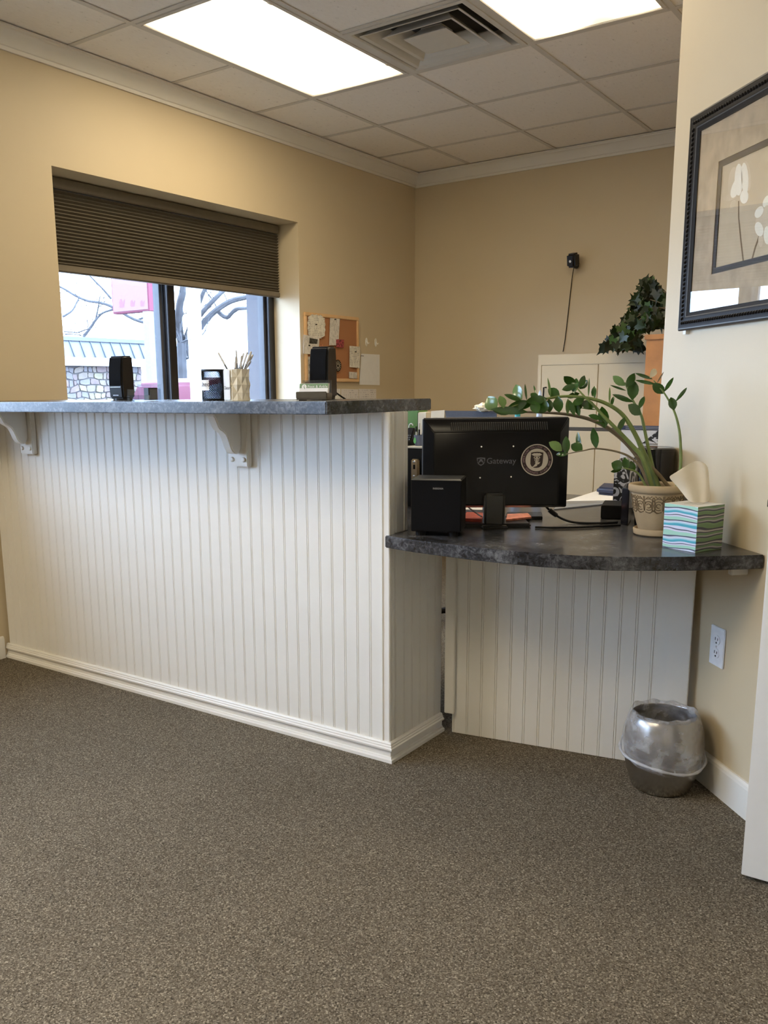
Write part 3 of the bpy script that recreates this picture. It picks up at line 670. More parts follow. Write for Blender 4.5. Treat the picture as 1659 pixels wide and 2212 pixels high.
# card holder with green business cards
d = ray(679, 866); loc = Vector((d.x*2.14/d.y, 2.14, ZBT))
t = thing('business_card_holder', 'brown metal card holder in front of the speaker by the cork board', 'card holder', loc, math.radians(20))
BRN = mat('brown_pewter', (.13, .115, .09), .35, metal=.6)
link('tray', MB().bb(-.048, .048, -.030, .028, .002, .006).bb(-.048, .048, -.030, -.027, .006, .026).bb(-.048, -.045, -.027, .028, .006, .022).bb(.045, .048, -.027, .028, .006, .022).mesh('tray', BRN, bevel=.002), t)
for sx in (-.036, .036): link('foot', MB().bb(sx-.006, sx+.006, -.02, .02, 0, .002).mesh('foot', BLACKM), t)
link('back_plate', MB().extr([(-.046, .020, .006), (-.046, .023, .006), (-.046, .032, .060), (-.046, .029, .060)], (.092, 0, 0)).mesh('back_plate', ACRYL), t)
GRN = mat('green_card', (.16, .27, .14), .6, var=.04)
Rz = Matrix.Rotation(math.radians(20), 4, 'Z'); Rz.translation = loc
cards = MB().extr([(-.0445, -.012, .008), (-.0445, .004, .008), (-.0445, .014, .050), (-.0445, .000, .050)], (.089, 0, 0)); cards.v = [Rz @ Vector(v) for v in cards.v]
tc_ = thing('business_cards', 'stack of green and white business cards in the brown holder', 'business cards', loc+Vector((0, 0, .008)))
link('stack', cards.mesh('stack', PAPER, tc_.location), tc_)
gf = MB().extr([(-.0446, -.0045, .030), (-.0446, -.0055, .030), (-.0446, -.0006, .0495), (-.0446, .0004, .0495)], (.0892, 0, 0)); gf.v = [Rz @ Vector(v) for v in gf.v]
face = link('green_band', gf.mesh('green_band', GRN, tc_.location), tc_)
Mc = Rz @ frame3((.012, -.0036, .0405), (1, 0, 0), (0, .24, 1))
link('writing', text_mb('Foot & Ankle', .0115, Mc).mesh('writing', PAPER, tc_.location), face)
Mc2 = Rz @ frame3((-.030, -.0036, .0400), (1, 0, 0), (0, .24, 1))
link('emblem', MB().add(disc((0, 0), .0078, 20, Mc2), [tuple(range(20))]).mesh('emblem', PAPER, tc_.location), face)
link('emblem_foot', MB().add([Mc2 @ Vector((x*.0078, y*.0078, .0003)) for x, y in ((-.15, .9), (.15, .6), (.0, .1), (.35, -.5), (.3, -.95), (.05, -.6), (-.25, .0), (-.05, .5))], [tuple(range(8))]).mesh('emblem_foot', GRN, tc_.location), face)
# ------------------------------------------------------------------ cork board and papers on the window wall
def wq(pts, off): return [onx(x, y, XW+off) for x, y in pts]
def sheet(mb, pts, off, th=.0008):
    P = wq(pts, off); return mb.extr(P, (th, 0, 0))
def linemat(name, base, ink, sc, dens=.5, dirn='Z'):
    def bld(t, tc, b):
        g = t.nodes.new('ShaderNodeNewGeometry'); s_ = t.nodes.new('ShaderNodeSeparateXYZ'); t.links.new(g.outputs['Position'], s_.inputs[0])
        m1 = t.nodes.new('ShaderNodeMath'); m1.operation = 'MULTIPLY'; m1.inputs[1].default_value = sc; t.links.new(s_.outputs['Z'], m1.inputs[0])
        fr_ = t.nodes.new('ShaderNodeMath'); fr_.operation = 'FRACT'; t.links.new(m1.outputs[0], fr_.inputs[0])
        l1 = t.nodes.new('ShaderNodeMath'); l1.operation = 'LESS_THAN'; l1.inputs[1].default_value = .42; t.links.new(fr_.outputs[0], l1.inputs[0])
        mp = t.nodes.new('ShaderNodeMapping'); mp.inputs['Scale'].default_value = (1, 120, 40); t.links.new(g.outputs['Position'], mp.inputs['Vector'])
        n_ = N(t, 'ShaderNodeTexNoise', Scale=1.0, Detail=2.0); t.links.new(mp.outputs[0], n_.inputs['Vector'])
        l2 = t.nodes.new('ShaderNodeMath'); l2.operation = 'GREATER_THAN'; l2.inputs[1].default_value = dens; t.links.new(n_.outputs['Fac'], l2.inputs[0])
        mu = t.nodes.new('ShaderNodeMath'); mu.operation = 'MULTIPLY'; t.links.new(l1.outputs[0], mu.inputs[0]); t.links.new(l2.outputs[0], mu.inputs[1])
        mx = t.nodes.new('ShaderNodeMix'); mx.data_type = 'RGBA'; mx.inputs['A'].default_value = (*base, 1); mx.inputs['B'].default_value = (*ink, 1); t.links.new(mu.outputs[0], mx.inputs['Factor'])
        t.links.new(mx.outputs['Result'], b.inputs['Base Color'])
    return ramp_mat(name, bld, .8)
PL1 = linemat('printed_list_paper', (.70, .66, .60), (.36, .34, .33), 130, .5); PL2 = linemat('handwritten_note_paper', (.74, .70, .60), (.34, .31, .28), 100, .5); PL3 = linemat('faint_form_paper', (.70, .66, .64), (.45, .42, .42), 70, .55)
CORK = mat('cork', (.40, .175, .075), .85, var=.12, scale=300, bump=.3, bscale=700); PINE = mat('pine_frame', (.70, .45, .23), .5, var=.06, scale=30)
cq = wq([(657, 673.5), (775, 686), (774, 826), (660, 824)], .010)
y0, y1 = (cq[0].y+cq[3].y)/2, (cq[1].y+cq[2].y)/2; z0, z1 = (cq[2].z+cq[3].z)/2, (cq[0].z+cq[1].z)/2
cbd = thing('cork_board', 'pine framed cork notice board pinned with papers', 'notice board', (XW, (y0+y1)/2, z0)); co = cbd.location
link('cork', MB().bb(XW+.001, XW+.010, y0+.01, y1-.01, z0+.01, z1-.01).mesh('cork', CORK, co), cbd)
for nm, A in (('frame_rail', (y0, y1, z1-.022, z1)), ('frame_rail', (y0, y1, z0, z0+.022)), ('frame_rail', (y0, y0+.022, z0+.022, z1-.022)), ('frame_rail', (y1-.022, y1, z0+.022, z1-.022))):
    link(nm, MB().bb(XW+.0005, XW+.017, *A).mesh(nm, PINE, co, bevel=.003), cbd)
def paper(label, pts, off, m_, cat='paper', pin=None):
    P = wq(pts, off); c = sum(P, Vector())/len(P)
    t = thing('pinned_note', label, cat, c); link('sheet', MB().extr(P, (.0008, 0, 0)).mesh('sheet', m_, c), t)
    for p in (pin or []):
        pp = onx(p[0], p[1], XW+off); s_ = MB().lathe([(.004, 0), (.004, .003), (.0022, .004), (.0022, .007), (.004, .009), (.0005, .0095)], 10)
        s_.v = [(pp.x+v[2]+.0008, pp.y+v[0], pp.z+v[1]) for v in s_.v]; link('push_pin', s_.mesh('push_pin', BLACKM, c, smooth=True), t)
    return t
sc_ = []
for k in range(28):
    a = 2*math.pi*k/28; r_ = 1+(.06 if k % 2 else -.03)
    ca, sa = math.cos(a), math.sin(a); f_ = 1/max(abs(ca)**.0+0, 1); rad_ = 1/(abs(ca)**4+abs(sa)**4)**.25
    sc_.append((683.5+18.5*ca*rad_*r_, 705+24.5*sa*rad_*r_+ca*2))
paper('scalloped cream price list pinned on the cork board', sc_, .0185, PL2, pin=[(682, 701)])
paper('long narrow printed slip pinned on the cork board', [(713, 687), (734, 689), (732, 722), (731, 746), (711, 746), (712, 715)], .0180, PL1, pin=[(723, 690)])
paper('red and white coupon card on the cork board', [(726, 733), (743, 734), (742, 751), (726, 750)], .0195, mat('red_coupon', (.30, .05, .06), .6, var=.9, scale=90), 'card')
paper('white sheet with a small photograph hanging over the cork board edge', [(656, 723), (690, 728), (688, 766), (655, 764)], .0192, PL1, pin=[(667, 746)])
paper('dark square photograph on a white sheet at the cork board', [(669, 730), (686, 733), (685, 743), (668, 742)], .0202, mat('dark_photo', (.05, .05, .045), .5, var=.8, scale=60), 'photograph')
paper('small warm toned photograph beside the speaker', [(690, 744), (697, 743), (698, 752), (689, 753)], .0188, mat('warm_photo', (.35, .13, .06), .5, var=.8, scale=80), 'photograph')
paper('handwritten note pinned over the cork board edge', [(755, 747), (778, 749), (777, 795), (755, 793)], .0198, PL2, pin=[(767, 760)])
paper('white business card at the lower edge of the cork board', [(754, 803), (771, 804), (771, 818), (754, 817)], .0186, PL1, 'card')
paper('strip of small pictures on the cork board behind the speaker', [(665, 770), (674, 771), (676, 826), (666, 825)], .0182, mat('picture_strip', (.40, .38, .34), .6, var=.7, scale=50), 'photograph')
paper('white oval tag hanging under the cork board', [(718, 812), (726, 818), (728, 830), (724, 835), (714, 834), (713, 820)], .0186, PAPER, 'tag')
c = onx(730, 790, XW+.019)
bd = thing('round_badge', 'round black badge with pale ring of marks on the cork board', 'badge', c)
rY = 7.3/F*depth(c)/.72; rZ = 12.6/F*depth(c)
def ringd(r0, r1, x, n=28):
    mb = MB(); vs = []
    for k in range(n):
        a = 2*math.pi*k/n; vs += [(x, rZ*r0*math.cos(a), rZ*r0*math.sin(a)), (x, rZ*r1*math.cos(a), rZ*r1*math.sin(a))]
    return mb.add(vs, [(2*k, 2*((k+1) % n), 2*((k+1) % n)+1, 2*k+1) for k in range(n)])
dk = MB().lathe([(.0002, 0), (rZ, 0), (rZ, .0008), (.0002, .0008)], 28); dk.v = [(v[2]-.0008, v[0], v[1]) for v in dk.v]
link('disc', dk.mesh('disc', BLACKM), bd)
for r0, r1 in ((.52, .57), (.28, .36)): link('ring', ringd(r0, r1, .0003).mesh('ring', PAPERC), bd)
mb = MB()
for k in range(14):
    a = 2*math.pi*k/14; M_ = frame3((.0003, rZ*.77*math.cos(a), rZ*.77*math.sin(a)), (0, -math.sin(a), math.cos(a)), (0, math.cos(a), math.sin(a))); mb.add([M_ @ Vector((x, y, 0)) for x, y in ((-.0022, -.0024), (.0022, -.0024), (.0022, .0024), (-.0022, .0024))], [(0, 1, 2, 3)])
link('marks', mb.mesh('marks', PAPERC), bd)
t = paper('blank white planner sheet on the wall below two hooks', [(780, 764), (820, 766), (820, 832), (776, 831)], .002, PAPER); 
link('heading', MB().extr([p-t.location for p in wq([(779.5, 768), (786, 768.3), (786, 769.6), (779.5, 769.3)], .0032)], (.0001, 0, 0)).mesh('heading', INK), t)
paper('printed form taped to the wall above the bar top', [(737, 840), (774, 841), (774, 870), (737, 870)], .002, PL3)
paper('printed form taped beside another above the bar top', [(775, 840), (812.5, 840.5), (812.5, 872), (775, 872)], .002, PL3)
paper('narrow white sheet on the wall behind the speaker cable', [(722, 840), (735, 840), (735, 870), (722, 870)], .002, PAPER)
for q, (x, y, lb) in enumerate(((791, 739, 'white adhesive wall hook next to the cork board'), (811, 740, 'white adhesive wall hook above the planner sheet corner'))):
    c = onx(x, y, XW); k = 1/F*depth(c)
    t = thing('wall_hook', lb, 'hook', c, group='adhesive wall hooks')
    mb = MB().extr([(.0005, .0105*math.cos(a*.314)*1.35, 9*k*math.sin(a*.314)) for a in range(20)], (.004, 0, 0)); link('backing', mb.mesh('backing', WHITE, bevel=.001), t)
    link('hook_arm', MB().tube([(.004, 0, .006), (.010, 0, -.004), (.016, 0, -.012), (.022, 0, -.010), (.024, 0, -.003)], .0032, 8).mesh('hook_arm', WHITE, smooth=True), t)
# ------------------------------------------------------------------ low counter: subwoofer
c = onz(924, 1157, ZL); hd = math.radians(22)
sw = thing('subwoofer', 'black box subwoofer on the low counter beside the bar', 'subwoofer', (c.x+.006, c.y+.055, ZL), hd)
ww, dd_, hh = .150, .125, .158
link('cabinet', MB().bb(-ww/2, ww/2, -dd_/2, dd_/2, .014, .014+hh-.002).mesh('cabinet', BLACKM, bevel=.002), sw)
link('front_cloth', MB().bb(-ww/2+.002, ww/2-.002, -dd_/2-.003, -dd_/2, .016, .014+hh-.006).mesh('front_cloth', CLOTHB, bevel=.001), sw)
link('top_plate', MB().add([(-ww/2, -dd_/2-.003, .014+hh-.004), (ww/2, -dd_/2-.003, .014+hh-.004), (ww/2, dd_/2, .014+hh-.004), (-ww/2, dd_/2, .014+hh-.004), (-ww/2+.004, -dd_/2+.003, .014+hh), (ww/2-.004, -dd_/2+.003, .014+hh), (ww/2-.004, dd_/2-.003, .014+hh), (-ww/2+.004, dd_/2-.003, .014+hh)], [(0, 1, 2, 3), (4, 5, 6, 7), (0, 1, 5, 4), (1, 2, 6, 5), (2, 3, 7, 6), (3, 0, 4, 7)]).mesh('top_plate', mat('black_satin', (.03, .03, .03), .35)), sw)
for sx in (-1, 1):
    for sy in (-1, 1):
        mb = MB().lathe([(.0005, 0), (.014, 0), (.016, .014), (.0005, .014)], 16, (sx*(ww/2-.026), sy*(dd_/2-.022), 0)); link('foot', mb.mesh('foot', BLACKM), sw)
link('logo', text_mb('INSIGNIA', .0075, frame3((.006, -dd_/2-.0034, .144), (1, 0, 0), (0, 0, 1))).mesh('logo', LOGO), sw)
port = MB().lathe([(.016, 0), (.018, -.002), (.014, .0), (.012, .012)], 20); port.v = [(v[0]+ww/2*0, v[1], v[2]) for v in port.v]
# ------------------------------------------------------------------ monitor seen from behind
mh = math.radians(33); MD = Vector((math.cos(mh), math.sin(mh), 0)); MNb = Vector((math.sin(mh), -math.cos(mh), 0))   # back normal toward us
mc0 = onz(1071, 1139, ZL)+(-MNb)*.045
mon = thing('monitor', 'black flat panel monitor seen from behind on the low counter', 'monitor', (mc0.x, mc0.y, ZL), mh)
# local x along screen, -y toward viewer (back side)
Minv = Matrix.Rotation(-mh, 3, 'Z')
def mloc(x, y, yoff):  # pixel -> local on plane y=yoff
    p = onpl(x, y, mc0+MNb*(-yoff), MNb); return Minv @ (p-Vector((mc0.x, mc0.y, ZL)))
yb = -.012
A = mloc(913, 901, yb); B = mloc(1232, 902.5, yb); Cc = mloc(1216, 1089, yb); Dd = mloc(1093, 1100, yb)
xl, xr = A.x, (B.x+Cc.x)/2+.004; zt = (A.z+B.z)/2; zb = (Cc.z+Dd.z)/2-.002
MB_ = mat('monitor_black', (.005, .005, .006), .3, var=.1, spec=.2)
link('bezel', MB().bb(xl, xr, yb, yb+.03, zb, zt).mesh('bezel', mat('monitor_silver_edge', (.20, .20, .22), .35, metal=.5), bevel=.004), mon)
link('screen', MB().bb(xl+.012, xr-.012, yb+.03, yb+.031, zb+.016, zt-.012).mesh('screen', BLACK), mon)
bs = MB(); o1 = [(xl+.001, zb+.001), (xr-.001, zb+.001), (xr-.001, zt-.001), (xl+.001, zt-.001)]; o2 = [(xl+.035, zb+.012), (xr-.035, zb+.012), (xr-.035, zt-.045), (xl+.035, zt-.045)]
bs.add([(x, yb-.001, z) for x, z in o1]+[(x, yb-.006, z) for x, z in o1]+[(x, yb-.040, z) for x, z in o2], [(0, 1, 2, 3), (8, 9, 10, 11)]+[(i, (i+1) % 4, 4+(i+1) % 4, 4+i) for i in range(4)]+[(4+i, 4+(i+1) % 4, 8+(i+1) % 4, 8+i) for i in range(4)])
back = link('back_shell', bs.mesh('back_shell', MB_, bevel=.006, seg=3), mon)
# vent slits in sloping top facet
def facet(x, s): return Vector((x, yb-.006-.034*s-.0009, zt-.001-.044*s))
vx0 = mloc(974, 915, yb-.02).x; vx1 = mloc(1180, 915, yb-.02).x; ns = 46
for k in range(ns):
    x = vx0+(vx1-vx0)*k/(ns-1); a = facet(x, .30); b_ = facet(x, .82)
    link('vent_slit', MB().add([a+Vector((-.0012, 0, 0)), a+Vector((.0012, 0, 0)), b_+Vector((.0012, 0, 0)), b_+Vector((-.0012, 0, 0))], [(0, 1, 2, 3)]).mesh('vent_slit', BLACKM), back)
    link('vent_rib', MB().extr([a+Vector((.0014, -.0002, 0)), a+Vector((.0014, -.0014, -.0006)), b_+Vector((.0014, -.0014, -.0006)), b_+Vector((.0014, -.0002, 0))], (.0016, 0, 0)).mesh('vent_rib', mat('vent_rib_black', (.035, .035, .034), .4)), back)
ybk = yb-.0405
pg = mloc(1083, 996, ybk); lgM = frame3((pg.x, ybk, pg.z), (1, 0, 0), (0, 0, 1))
LGM = mat('grey_logo_print', (.10, .10, .115), .4)
wpx = abs(mloc(1115, 996, ybk).x-mloc(1052, 996, ybk).x)
tm = text_mb('Gateway', .022, frame3((0, 0, 0), (1, 0, 0), (0, 1, 0))); xs_ = [v[0] for v in tm.v]; k = wpx/(max(xs_)-min(xs_)); tm.v = [lgM @ Vector((v[0]*k, v[1]*k, v[2])) for v in tm.v]
link('brand_lettering', tm.mesh('brand_lettering', LGM), back)
pe = mloc(1039, 997, ybk); eM = frame3((pe.x, ybk, pe.z), (1, 0, 0), (0, 0, 1)); es = abs(mloc(1048, 997, ybk).x-mloc(1030, 997, ybk).x)/2
em = MB()
for P in ([(-1, .9), (0, 1), (-.05, .75), (-.55, .62), (-.8, .65), (-.75, .1), (-1, .25)], [(1, .9), (0, 1), (.05, .75), (.55, .62), (.8, .65), (.75, .1), (1, .25)], [(-.95, .1), (-.75, -.05), (-.35, -.6), (0, -.75), (.35, -.6), (.75, -.05), (.95, .1), (.7, -.6), (0, -1.05), (-.7, -.6)], [(-.2, .62), (.2, .62), (.62, -.25), (.35, -.25), (.15, .0), (-.15, .0), (-.35, -.25), (-.62, -.25)]):
    em.add([eM @ Vector((x*es, y*es, .0003)) for x, y in P], [tuple(range(len(P)))])
link('brand_emblem', em.mesh('brand_emblem', LGM), back)
for (x, y) in ((1040, 965), (1109, 964), (1037, 1032), (1104, 1030)):
    p = mloc(x, y, ybk); s_ = MB().lathe([(.0003, .0012), (.0025, .0010), (.003, 0)], 10); s_.v = [(p.x+v[0], ybk-v[2], p.z+v[1]) for v in s_.v]; link('screw', s_.mesh('screw', CHROME), back)
# round seal sticker
ps = mloc(1159.5, 993.5, ybk); sR = abs(mloc(1194, 993, ybk).x-mloc(1125, 993, ybk).x)/2
sM = frame3((ps.x, ybk-.0004, ps.z), (1, 0, 0), (0, 0, 1)); CRM = mat('cream_sticker', (.52, .46, .37), .45, var=.03); MAR = mat('maroon_sticker', (.020, .008, .008), .4)
def annul(r0, r1, z, n=48):
    vs = []
    for k in range(n):
        a = 2*math.pi*k/n; vs += [sM @ Vector((sR*r0*math.cos(a), sR*r0*math.sin(a), z)), sM @ Vector((sR*r1*math.cos(a), sR*r1*math.sin(a), z))]
    return MB().add(vs, [(2*k, 2*((k+1) % n), 2*((k+1) % n)+1, 2*k+1) for k in range(n)])
st = thing('seal_sticker', 'round maroon and cream college seal sticker on the monitor back', 'sticker', Vector((mc0.x, mc0.y, ZL))+Matrix.Rotation(mh, 3, 'Z') @ Vector((ps.x, ybk-.0004, ps.z)), mh)
so = Vector((ps.x, ybk-.0004, ps.z))
link('disc', MB().add(disc((0, 0), sR, 48, sM), [tuple(range(48))]).mesh('disc', CRM, so), st)
ringo = link('dark_ring', annul(.71, .935, .0003).mesh('dark_ring', MAR, so), st)
txt = 'AMERICAN COLLEGE OF FOOT AND ANKLE SURGEONS • '; mb = MB(); nC = len(txt)
for k, ch in enumerate(txt):
    if ch == ' ': continue
    a = math.radians(188)-2*math.pi*k/nC; r_ = sR*.82
    ex = Vector((math.sin(a), -math.cos(a), 0)); ey = Vector((math.cos(a), math.sin(a), 0))
    Mk = sM @ frame3((r_*math.cos(a), r_*math.sin(a), .0006), ex, ey)
    g = text_mb(ch, sR*.155, Mk, .00005); mb.add(g.v, g.f)
link('ring_lettering', mb.mesh('ring_lettering', mat('mauve_lettering', (.36, .22, .24), .5), so), ringo)
def sp_(P, z, m_, nm, par): return link(nm, MB().add([sM @ Vector((x*sR, y*sR, z)) for x, y in P], [tuple(range(len(P)))]).mesh(nm, m_, so), par)
shd = sp_([(-.37, .46), (-.2, .50), (0, .515), (.2, .50), (.40, .46), (.385, .1), (.36, -.2), (.30, -.37), (.16, -.47), (0, -.50), (-.18, -.49), (-.32, -.40), (-.40, -.25), (-.40, 0)], .0005, MAR, 'shield', st)
for P in ([(-.34, .35), (-.18, .43), (-.02, .42), (-.02, .26), (-.16, .25), (-.26, .29)], [(.32, .33), (.18, .43), (.02, .42), (.02, .26), (.15, .25), (.24, .29)], [(-.03, .44), (.03, .44), (.02, -.2), (-.02, -.2)], [(-.06, -.12), (.06, -.12), (.04, -.28), (.02, -.38), (-.1, -.42), (-.24, -.47), (-.29, -.44), (-.2, -.38), (-.1, -.26)], [(.05, -.18), (.22, -.12), (.16, -.24), (.06, -.30)]):
    sp_(P, .0008, CRM, 'staff_figure', shd)
for zc2, rw, rh in ((.15, .20, .075), (.0, .15, .07), (-.13, .11, .06)):
    for sg in (-1, 1):
        vs = []; n = 14
        for k in range(n):
            a = 2*math.pi*k/n; vs += [sM @ Vector((sR*(sg*rw*.5+rw*.5*math.cos(a)), sR*(zc2+rh*math.sin(a)), .0009)), sM @ Vector((sR*(sg*rw*.5+rw*.5*.55*math.cos(a)), sR*(zc2+rh*.5*math.sin(a)), .0009))]
        link('snake_coil', MB().add(vs, [(2*k, 2*((k+1) % n), 2*((k+1) % n)+1, 2*k+1) for k in range(n)]).mesh('snake_coil', CRM, so), shd)
# stand: column and base
n0 = mloc(1046, 1068, -.075).x; n1 = mloc(1092, 1068, -.075).x; nzt = mloc(1070, 1066, -.075).z
link('stand_column', MB().bb(n0, n1, -.078, yb-.03, .008, nzt).mesh('stand_column', mat('column_black', (.016, .016, .015), .4), bevel=.008, seg=3), mon)
link('stand_base', MB().bb(xl+.10, xr-.115, -.05, .10, .0, .012).bb(n0-.006, n1+.010, -.086, -.05, .0, .009).mesh('stand_base', BLACK, bevel=.004), mon)
# cables
def cable(pts, r, label, m_=BLACKM, D0=None):
    P = [onz(x, y, ZL+h) for x, y, h in pts]
    # smooth
    Q = []
    for i in range(len(P)-1):
        p0, p1, p2, p3 = P[max(i-1, 0)], P[i], P[i+1], P[min(i+2, len(P)-1)]
        for k in range(6):
            t = k/6; Q.append(.5*((2*p1)+(p2-p0)*t+(2*p0-5*p1+4*p2-p3)*t*t+(3*p1-p0-3*p2+p3)*t**3))
    Q.append(P[-1]); c = P[-1]; t_ = thing('cable', label, 'cable', c)
    link('cord', MB().tube(Q, r, 8).mesh('cord', m_, c, smooth=True), t_); return t_, Q
bp_ = Matrix.Rotation(mh, 3, 'Z') @ mloc(1170, 1072, ybk)+Vector((mc0.x, mc0.y, ZL))
t_, Q = cable([(1172, 1078, .075), (1178, 1092, .055), (1192, 1106, .034), (1215, 1121, .012), (1245, 1129, .004), (1295, 1130, .004), (1334, 1128, .004)], .0036, 'black monitor cable with a ferrite bead running to the pot')
fpt = [q for q in Q]; i_ = 12
link('ferrite_bead', MB().tube([Q[10], Q[12], Q[15]], [.0075, .0082, .0075], 12).mesh('ferrite_bead', BLACK, t_.location, smooth=True), t_)
cable([(993, 1070, .085), (1003, 1086, .066), (1016, 1099, .050), (1030, 1109, .036), (1040, 1116, .028)], .0026, 'thin grey cable crossing behind the monitor stand', GREY)
cable([(1156, 1139, .004), (1195, 1140, .004), (1255, 1139, .004), (1310, 1136, .004), (1340, 1134, .004)], .0034, 'black power cord lying on the counter behind the monitor')
# red and white papers and slim black device under the monitor
def flat(name, label, cat, px_, z, h, m_, **k):
    P = [onz(x, y, z) for x, y in px_]; c = sum(P, Vector())/len(P)
    return single(name, MB().prism([(p.x, p.y) for p in P], z, z+h), m_, label, cat, c, **k)
RED = mat('red_booklet', (.42, .07, .04), .45, var=.3, scale=40); PINK = mat('orange_pink_booklet', (.72, .25, .16), .5, var=.35, scale=50)
flat('booklet', 'red booklet lying under the monitor beside the subwoofer', 'booklet', [(1000, 1126), (1040, 1128), (1046, 1114), (1008, 1112)], ZL+.013, .010, RED)
flat('booklet', 'orange and pink booklet lying under the monitor', 'booklet', [(1093, 1126), (1148, 1120), (1140, 1112), (1096, 1114)], ZL+.013, .006, PINK)
flat('keyboard_tray', 'slim black keyboard sticking out from under the monitor', 'keyboard', [(1090, 1124), (1172, 1123), (1170, 1113), (1095, 1113)], ZL+.0, .012, BLACK, bevel=.002)
flat('note_pad', 'white note pad under the monitor beside the subwoofer', 'note pad', [(1004, 1114), (1042, 1115), (1042, 1104), (1006, 1103)], ZL, .022, PAPER)
# ------------------------------------------------------------------ papers and office items further back on the desk
flat('folder', 'grey folder lying under the white papers on the desk', 'folder', [(1196, 1102), (1330, 1088), (1322, 1076), (1215, 1083)], ZL, .004, GREY)
flat('paper_stack', 'stack of white papers on the grey folder', 'paper', [(1219, 1087), (1330, 1085), (1326, 1066), (1290, 1064)], ZL+.004, .008, PAPER)
flat('desk_tray', 'low black box beside the flower pot on the desk', 'box', [(1297, 1121), (1346, 1122), (1352, 1110), (1304, 1108)], ZL, .045, BLACKM, bevel=.003)
flat('document_scanner', 'tall narrow black device standing behind the flower pot', 'scanner', [(1340, 1133), (1356, 1136), (1364, 1122), (1348, 1119)], ZL, .118, mat('gloss_black', (.010, .010, .014), .12), bevel=.003)
gl = flat('sunglasses_case', 'navy cap shaped case on the papers near the patterned box', 'case', [(1288, 1068), (1330, 1072), (1334, 1060), (1300, 1058)], ZL+.0125, .030, NAVY, bevel=.010, seg=3)
# damask patterned magazine boxes
def b_dam(t, tc, b):
    n_ = N(t, 'ShaderNodeTexNoise', Scale=22.0, Detail=1.0, Distortion=2.5); t.links.new(tc.outputs['Object'], n_.inputs['Vector'])
    r = rampn(t, [(.50, (.012, .012, .014)), (.53, (.62, .62, .66))]); t.links.new(n_.outputs['Fac'], r.inputs['Fac']); t.links.new(r.outputs['Color'], b.inputs['Base Color'])
DAM = ramp_mat('black_white_damask', b_dam, .5)
def magbox(px0, px1, ytop, Y, label, cut):
    a = ony(px0, ytop, Y); b_ = ony(px1, ytop, Y); h = a.z-ZL; x0, x1 = a.x, b_.x
    t = thing('magazine_file', label, 'magazine file', ((x0+x1)/2, Y, ZL)); o = t.location; dpt = .13
    side = [(0, 0), (dpt, 0), (dpt, h), (dpt*.45, h), (0, h*cut)]
    for xx, nm in ((x0, 'side'), (x1-.003, 'side')): link(nm, MB().extr([(xx, Y+p, ZL+z) for p, z in side], (.003, 0, 0)).mesh(nm, DAM, o), t)
    link('front', MB().bb(x0+.003, x1-.003, Y, Y+.003, ZL, ZL+h*cut).mesh('front', DAM, o), t); link('back', MB().bb(x0+.003, x1-.003, Y+dpt-.003, Y+dpt, ZL, ZL+h).mesh('back', DAM, o), t); link('bottom', MB().bb(x0+.003, x1-.003, Y+.003, Y+dpt-.003, ZL, ZL+.003).mesh('bottom', DAM, o), t)
    return t
magbox(1328, 1362, 992, 3.06, 'black and white damask magazine file behind the flower pot', .96)
cp_ = onpl(1414, 1040, E0+NI*.058, NI)
# black canister beside the wall
rC = 38.5/F*depth(cp_); zT = atd(1415, 966, depth(cp_)).z
cn = thing('canister', 'tall glossy black canister with a ridged lid by the angled wall', 'canister', (cp_.x, cp_.y, ZL))
link('body', MB().lathe([(.0005, 0), (rC*.94, 0), (rC*.97, .006), (rC, zT-ZL-.03), (rC, zT-ZL-.012), (.0005, zT-ZL-.012)], 40).mesh('body', MATS['gloss_black'], smooth=True, angle=50), cn)
link('lid', MB().lathe([(.0005, zT-ZL-.0115), (rC*1.01, zT-ZL-.0115), (rC*1.01, zT-ZL-.002), (rC*.9, zT-ZL+.002), (rC*.6, zT-ZL+.0), (.0005, zT-ZL+.001)], 40).mesh('lid', MATS['gloss_black'], smooth=True, angle=50), cn)
# desk calendar: white leaning sheet with navy binding, damask stand
Yc = 3.20
a = ony(1341, 919, Yc); b_ = ony(1440, 919, Yc); x0 = a.x; x1 = min(b_.x, E0.x-.004)
ca = thing('desk_easel', 'white desk easel sheet with a navy top binding behind the flower pot', 'easel', ((x0+x1)/2, Yc, ZL)); o = ca.location
zt2 = a.z; zb2 = ony(1341, 928, Yc).z
link('sheet', MB().bb(x0+.003, x1-.003, Yc, Yc+.004, ZL+.002, zb2).mesh('sheet', PAPER, o), ca)
link('binding', MB().bb(x0, x1, Yc-.006, Yc+.010, zb2, zt2).mesh('binding', NAVY, o, bevel=.003), ca)
for dz in (.3, .7): link('binding_line', MB().bb(x0+.02, x1-.002, Yc-.0068, Yc-.006, zb2+(zt2-zb2)*dz-.0012, zb2+(zt2-zb2)*dz+.0012).mesh('binding_line', GREY, o), ca)
link('rear_leg', MB().extr([(x0+.02, Yc+.008, zt2-.01), (x0+.02, Yc+.011, zt2-.01), (x0+.02, Yc+.10, ZL), (x0+.02, Yc+.095, ZL)], (x1-x0-.04, 0, 0)).mesh('rear_leg', NAVY, o), ca)
dq = [ony(x, y, Yc-.012) for x, y in ((1424, 928), (1424, 958), (1386, 958))]; dq = [Vector((min(p.x, E0.x-.003), p.y, p.z)) for p in dq]
link('damask_panel', MB().extr(dq, (0, .005, 0)).mesh('damask_panel', DAM, o), ca)
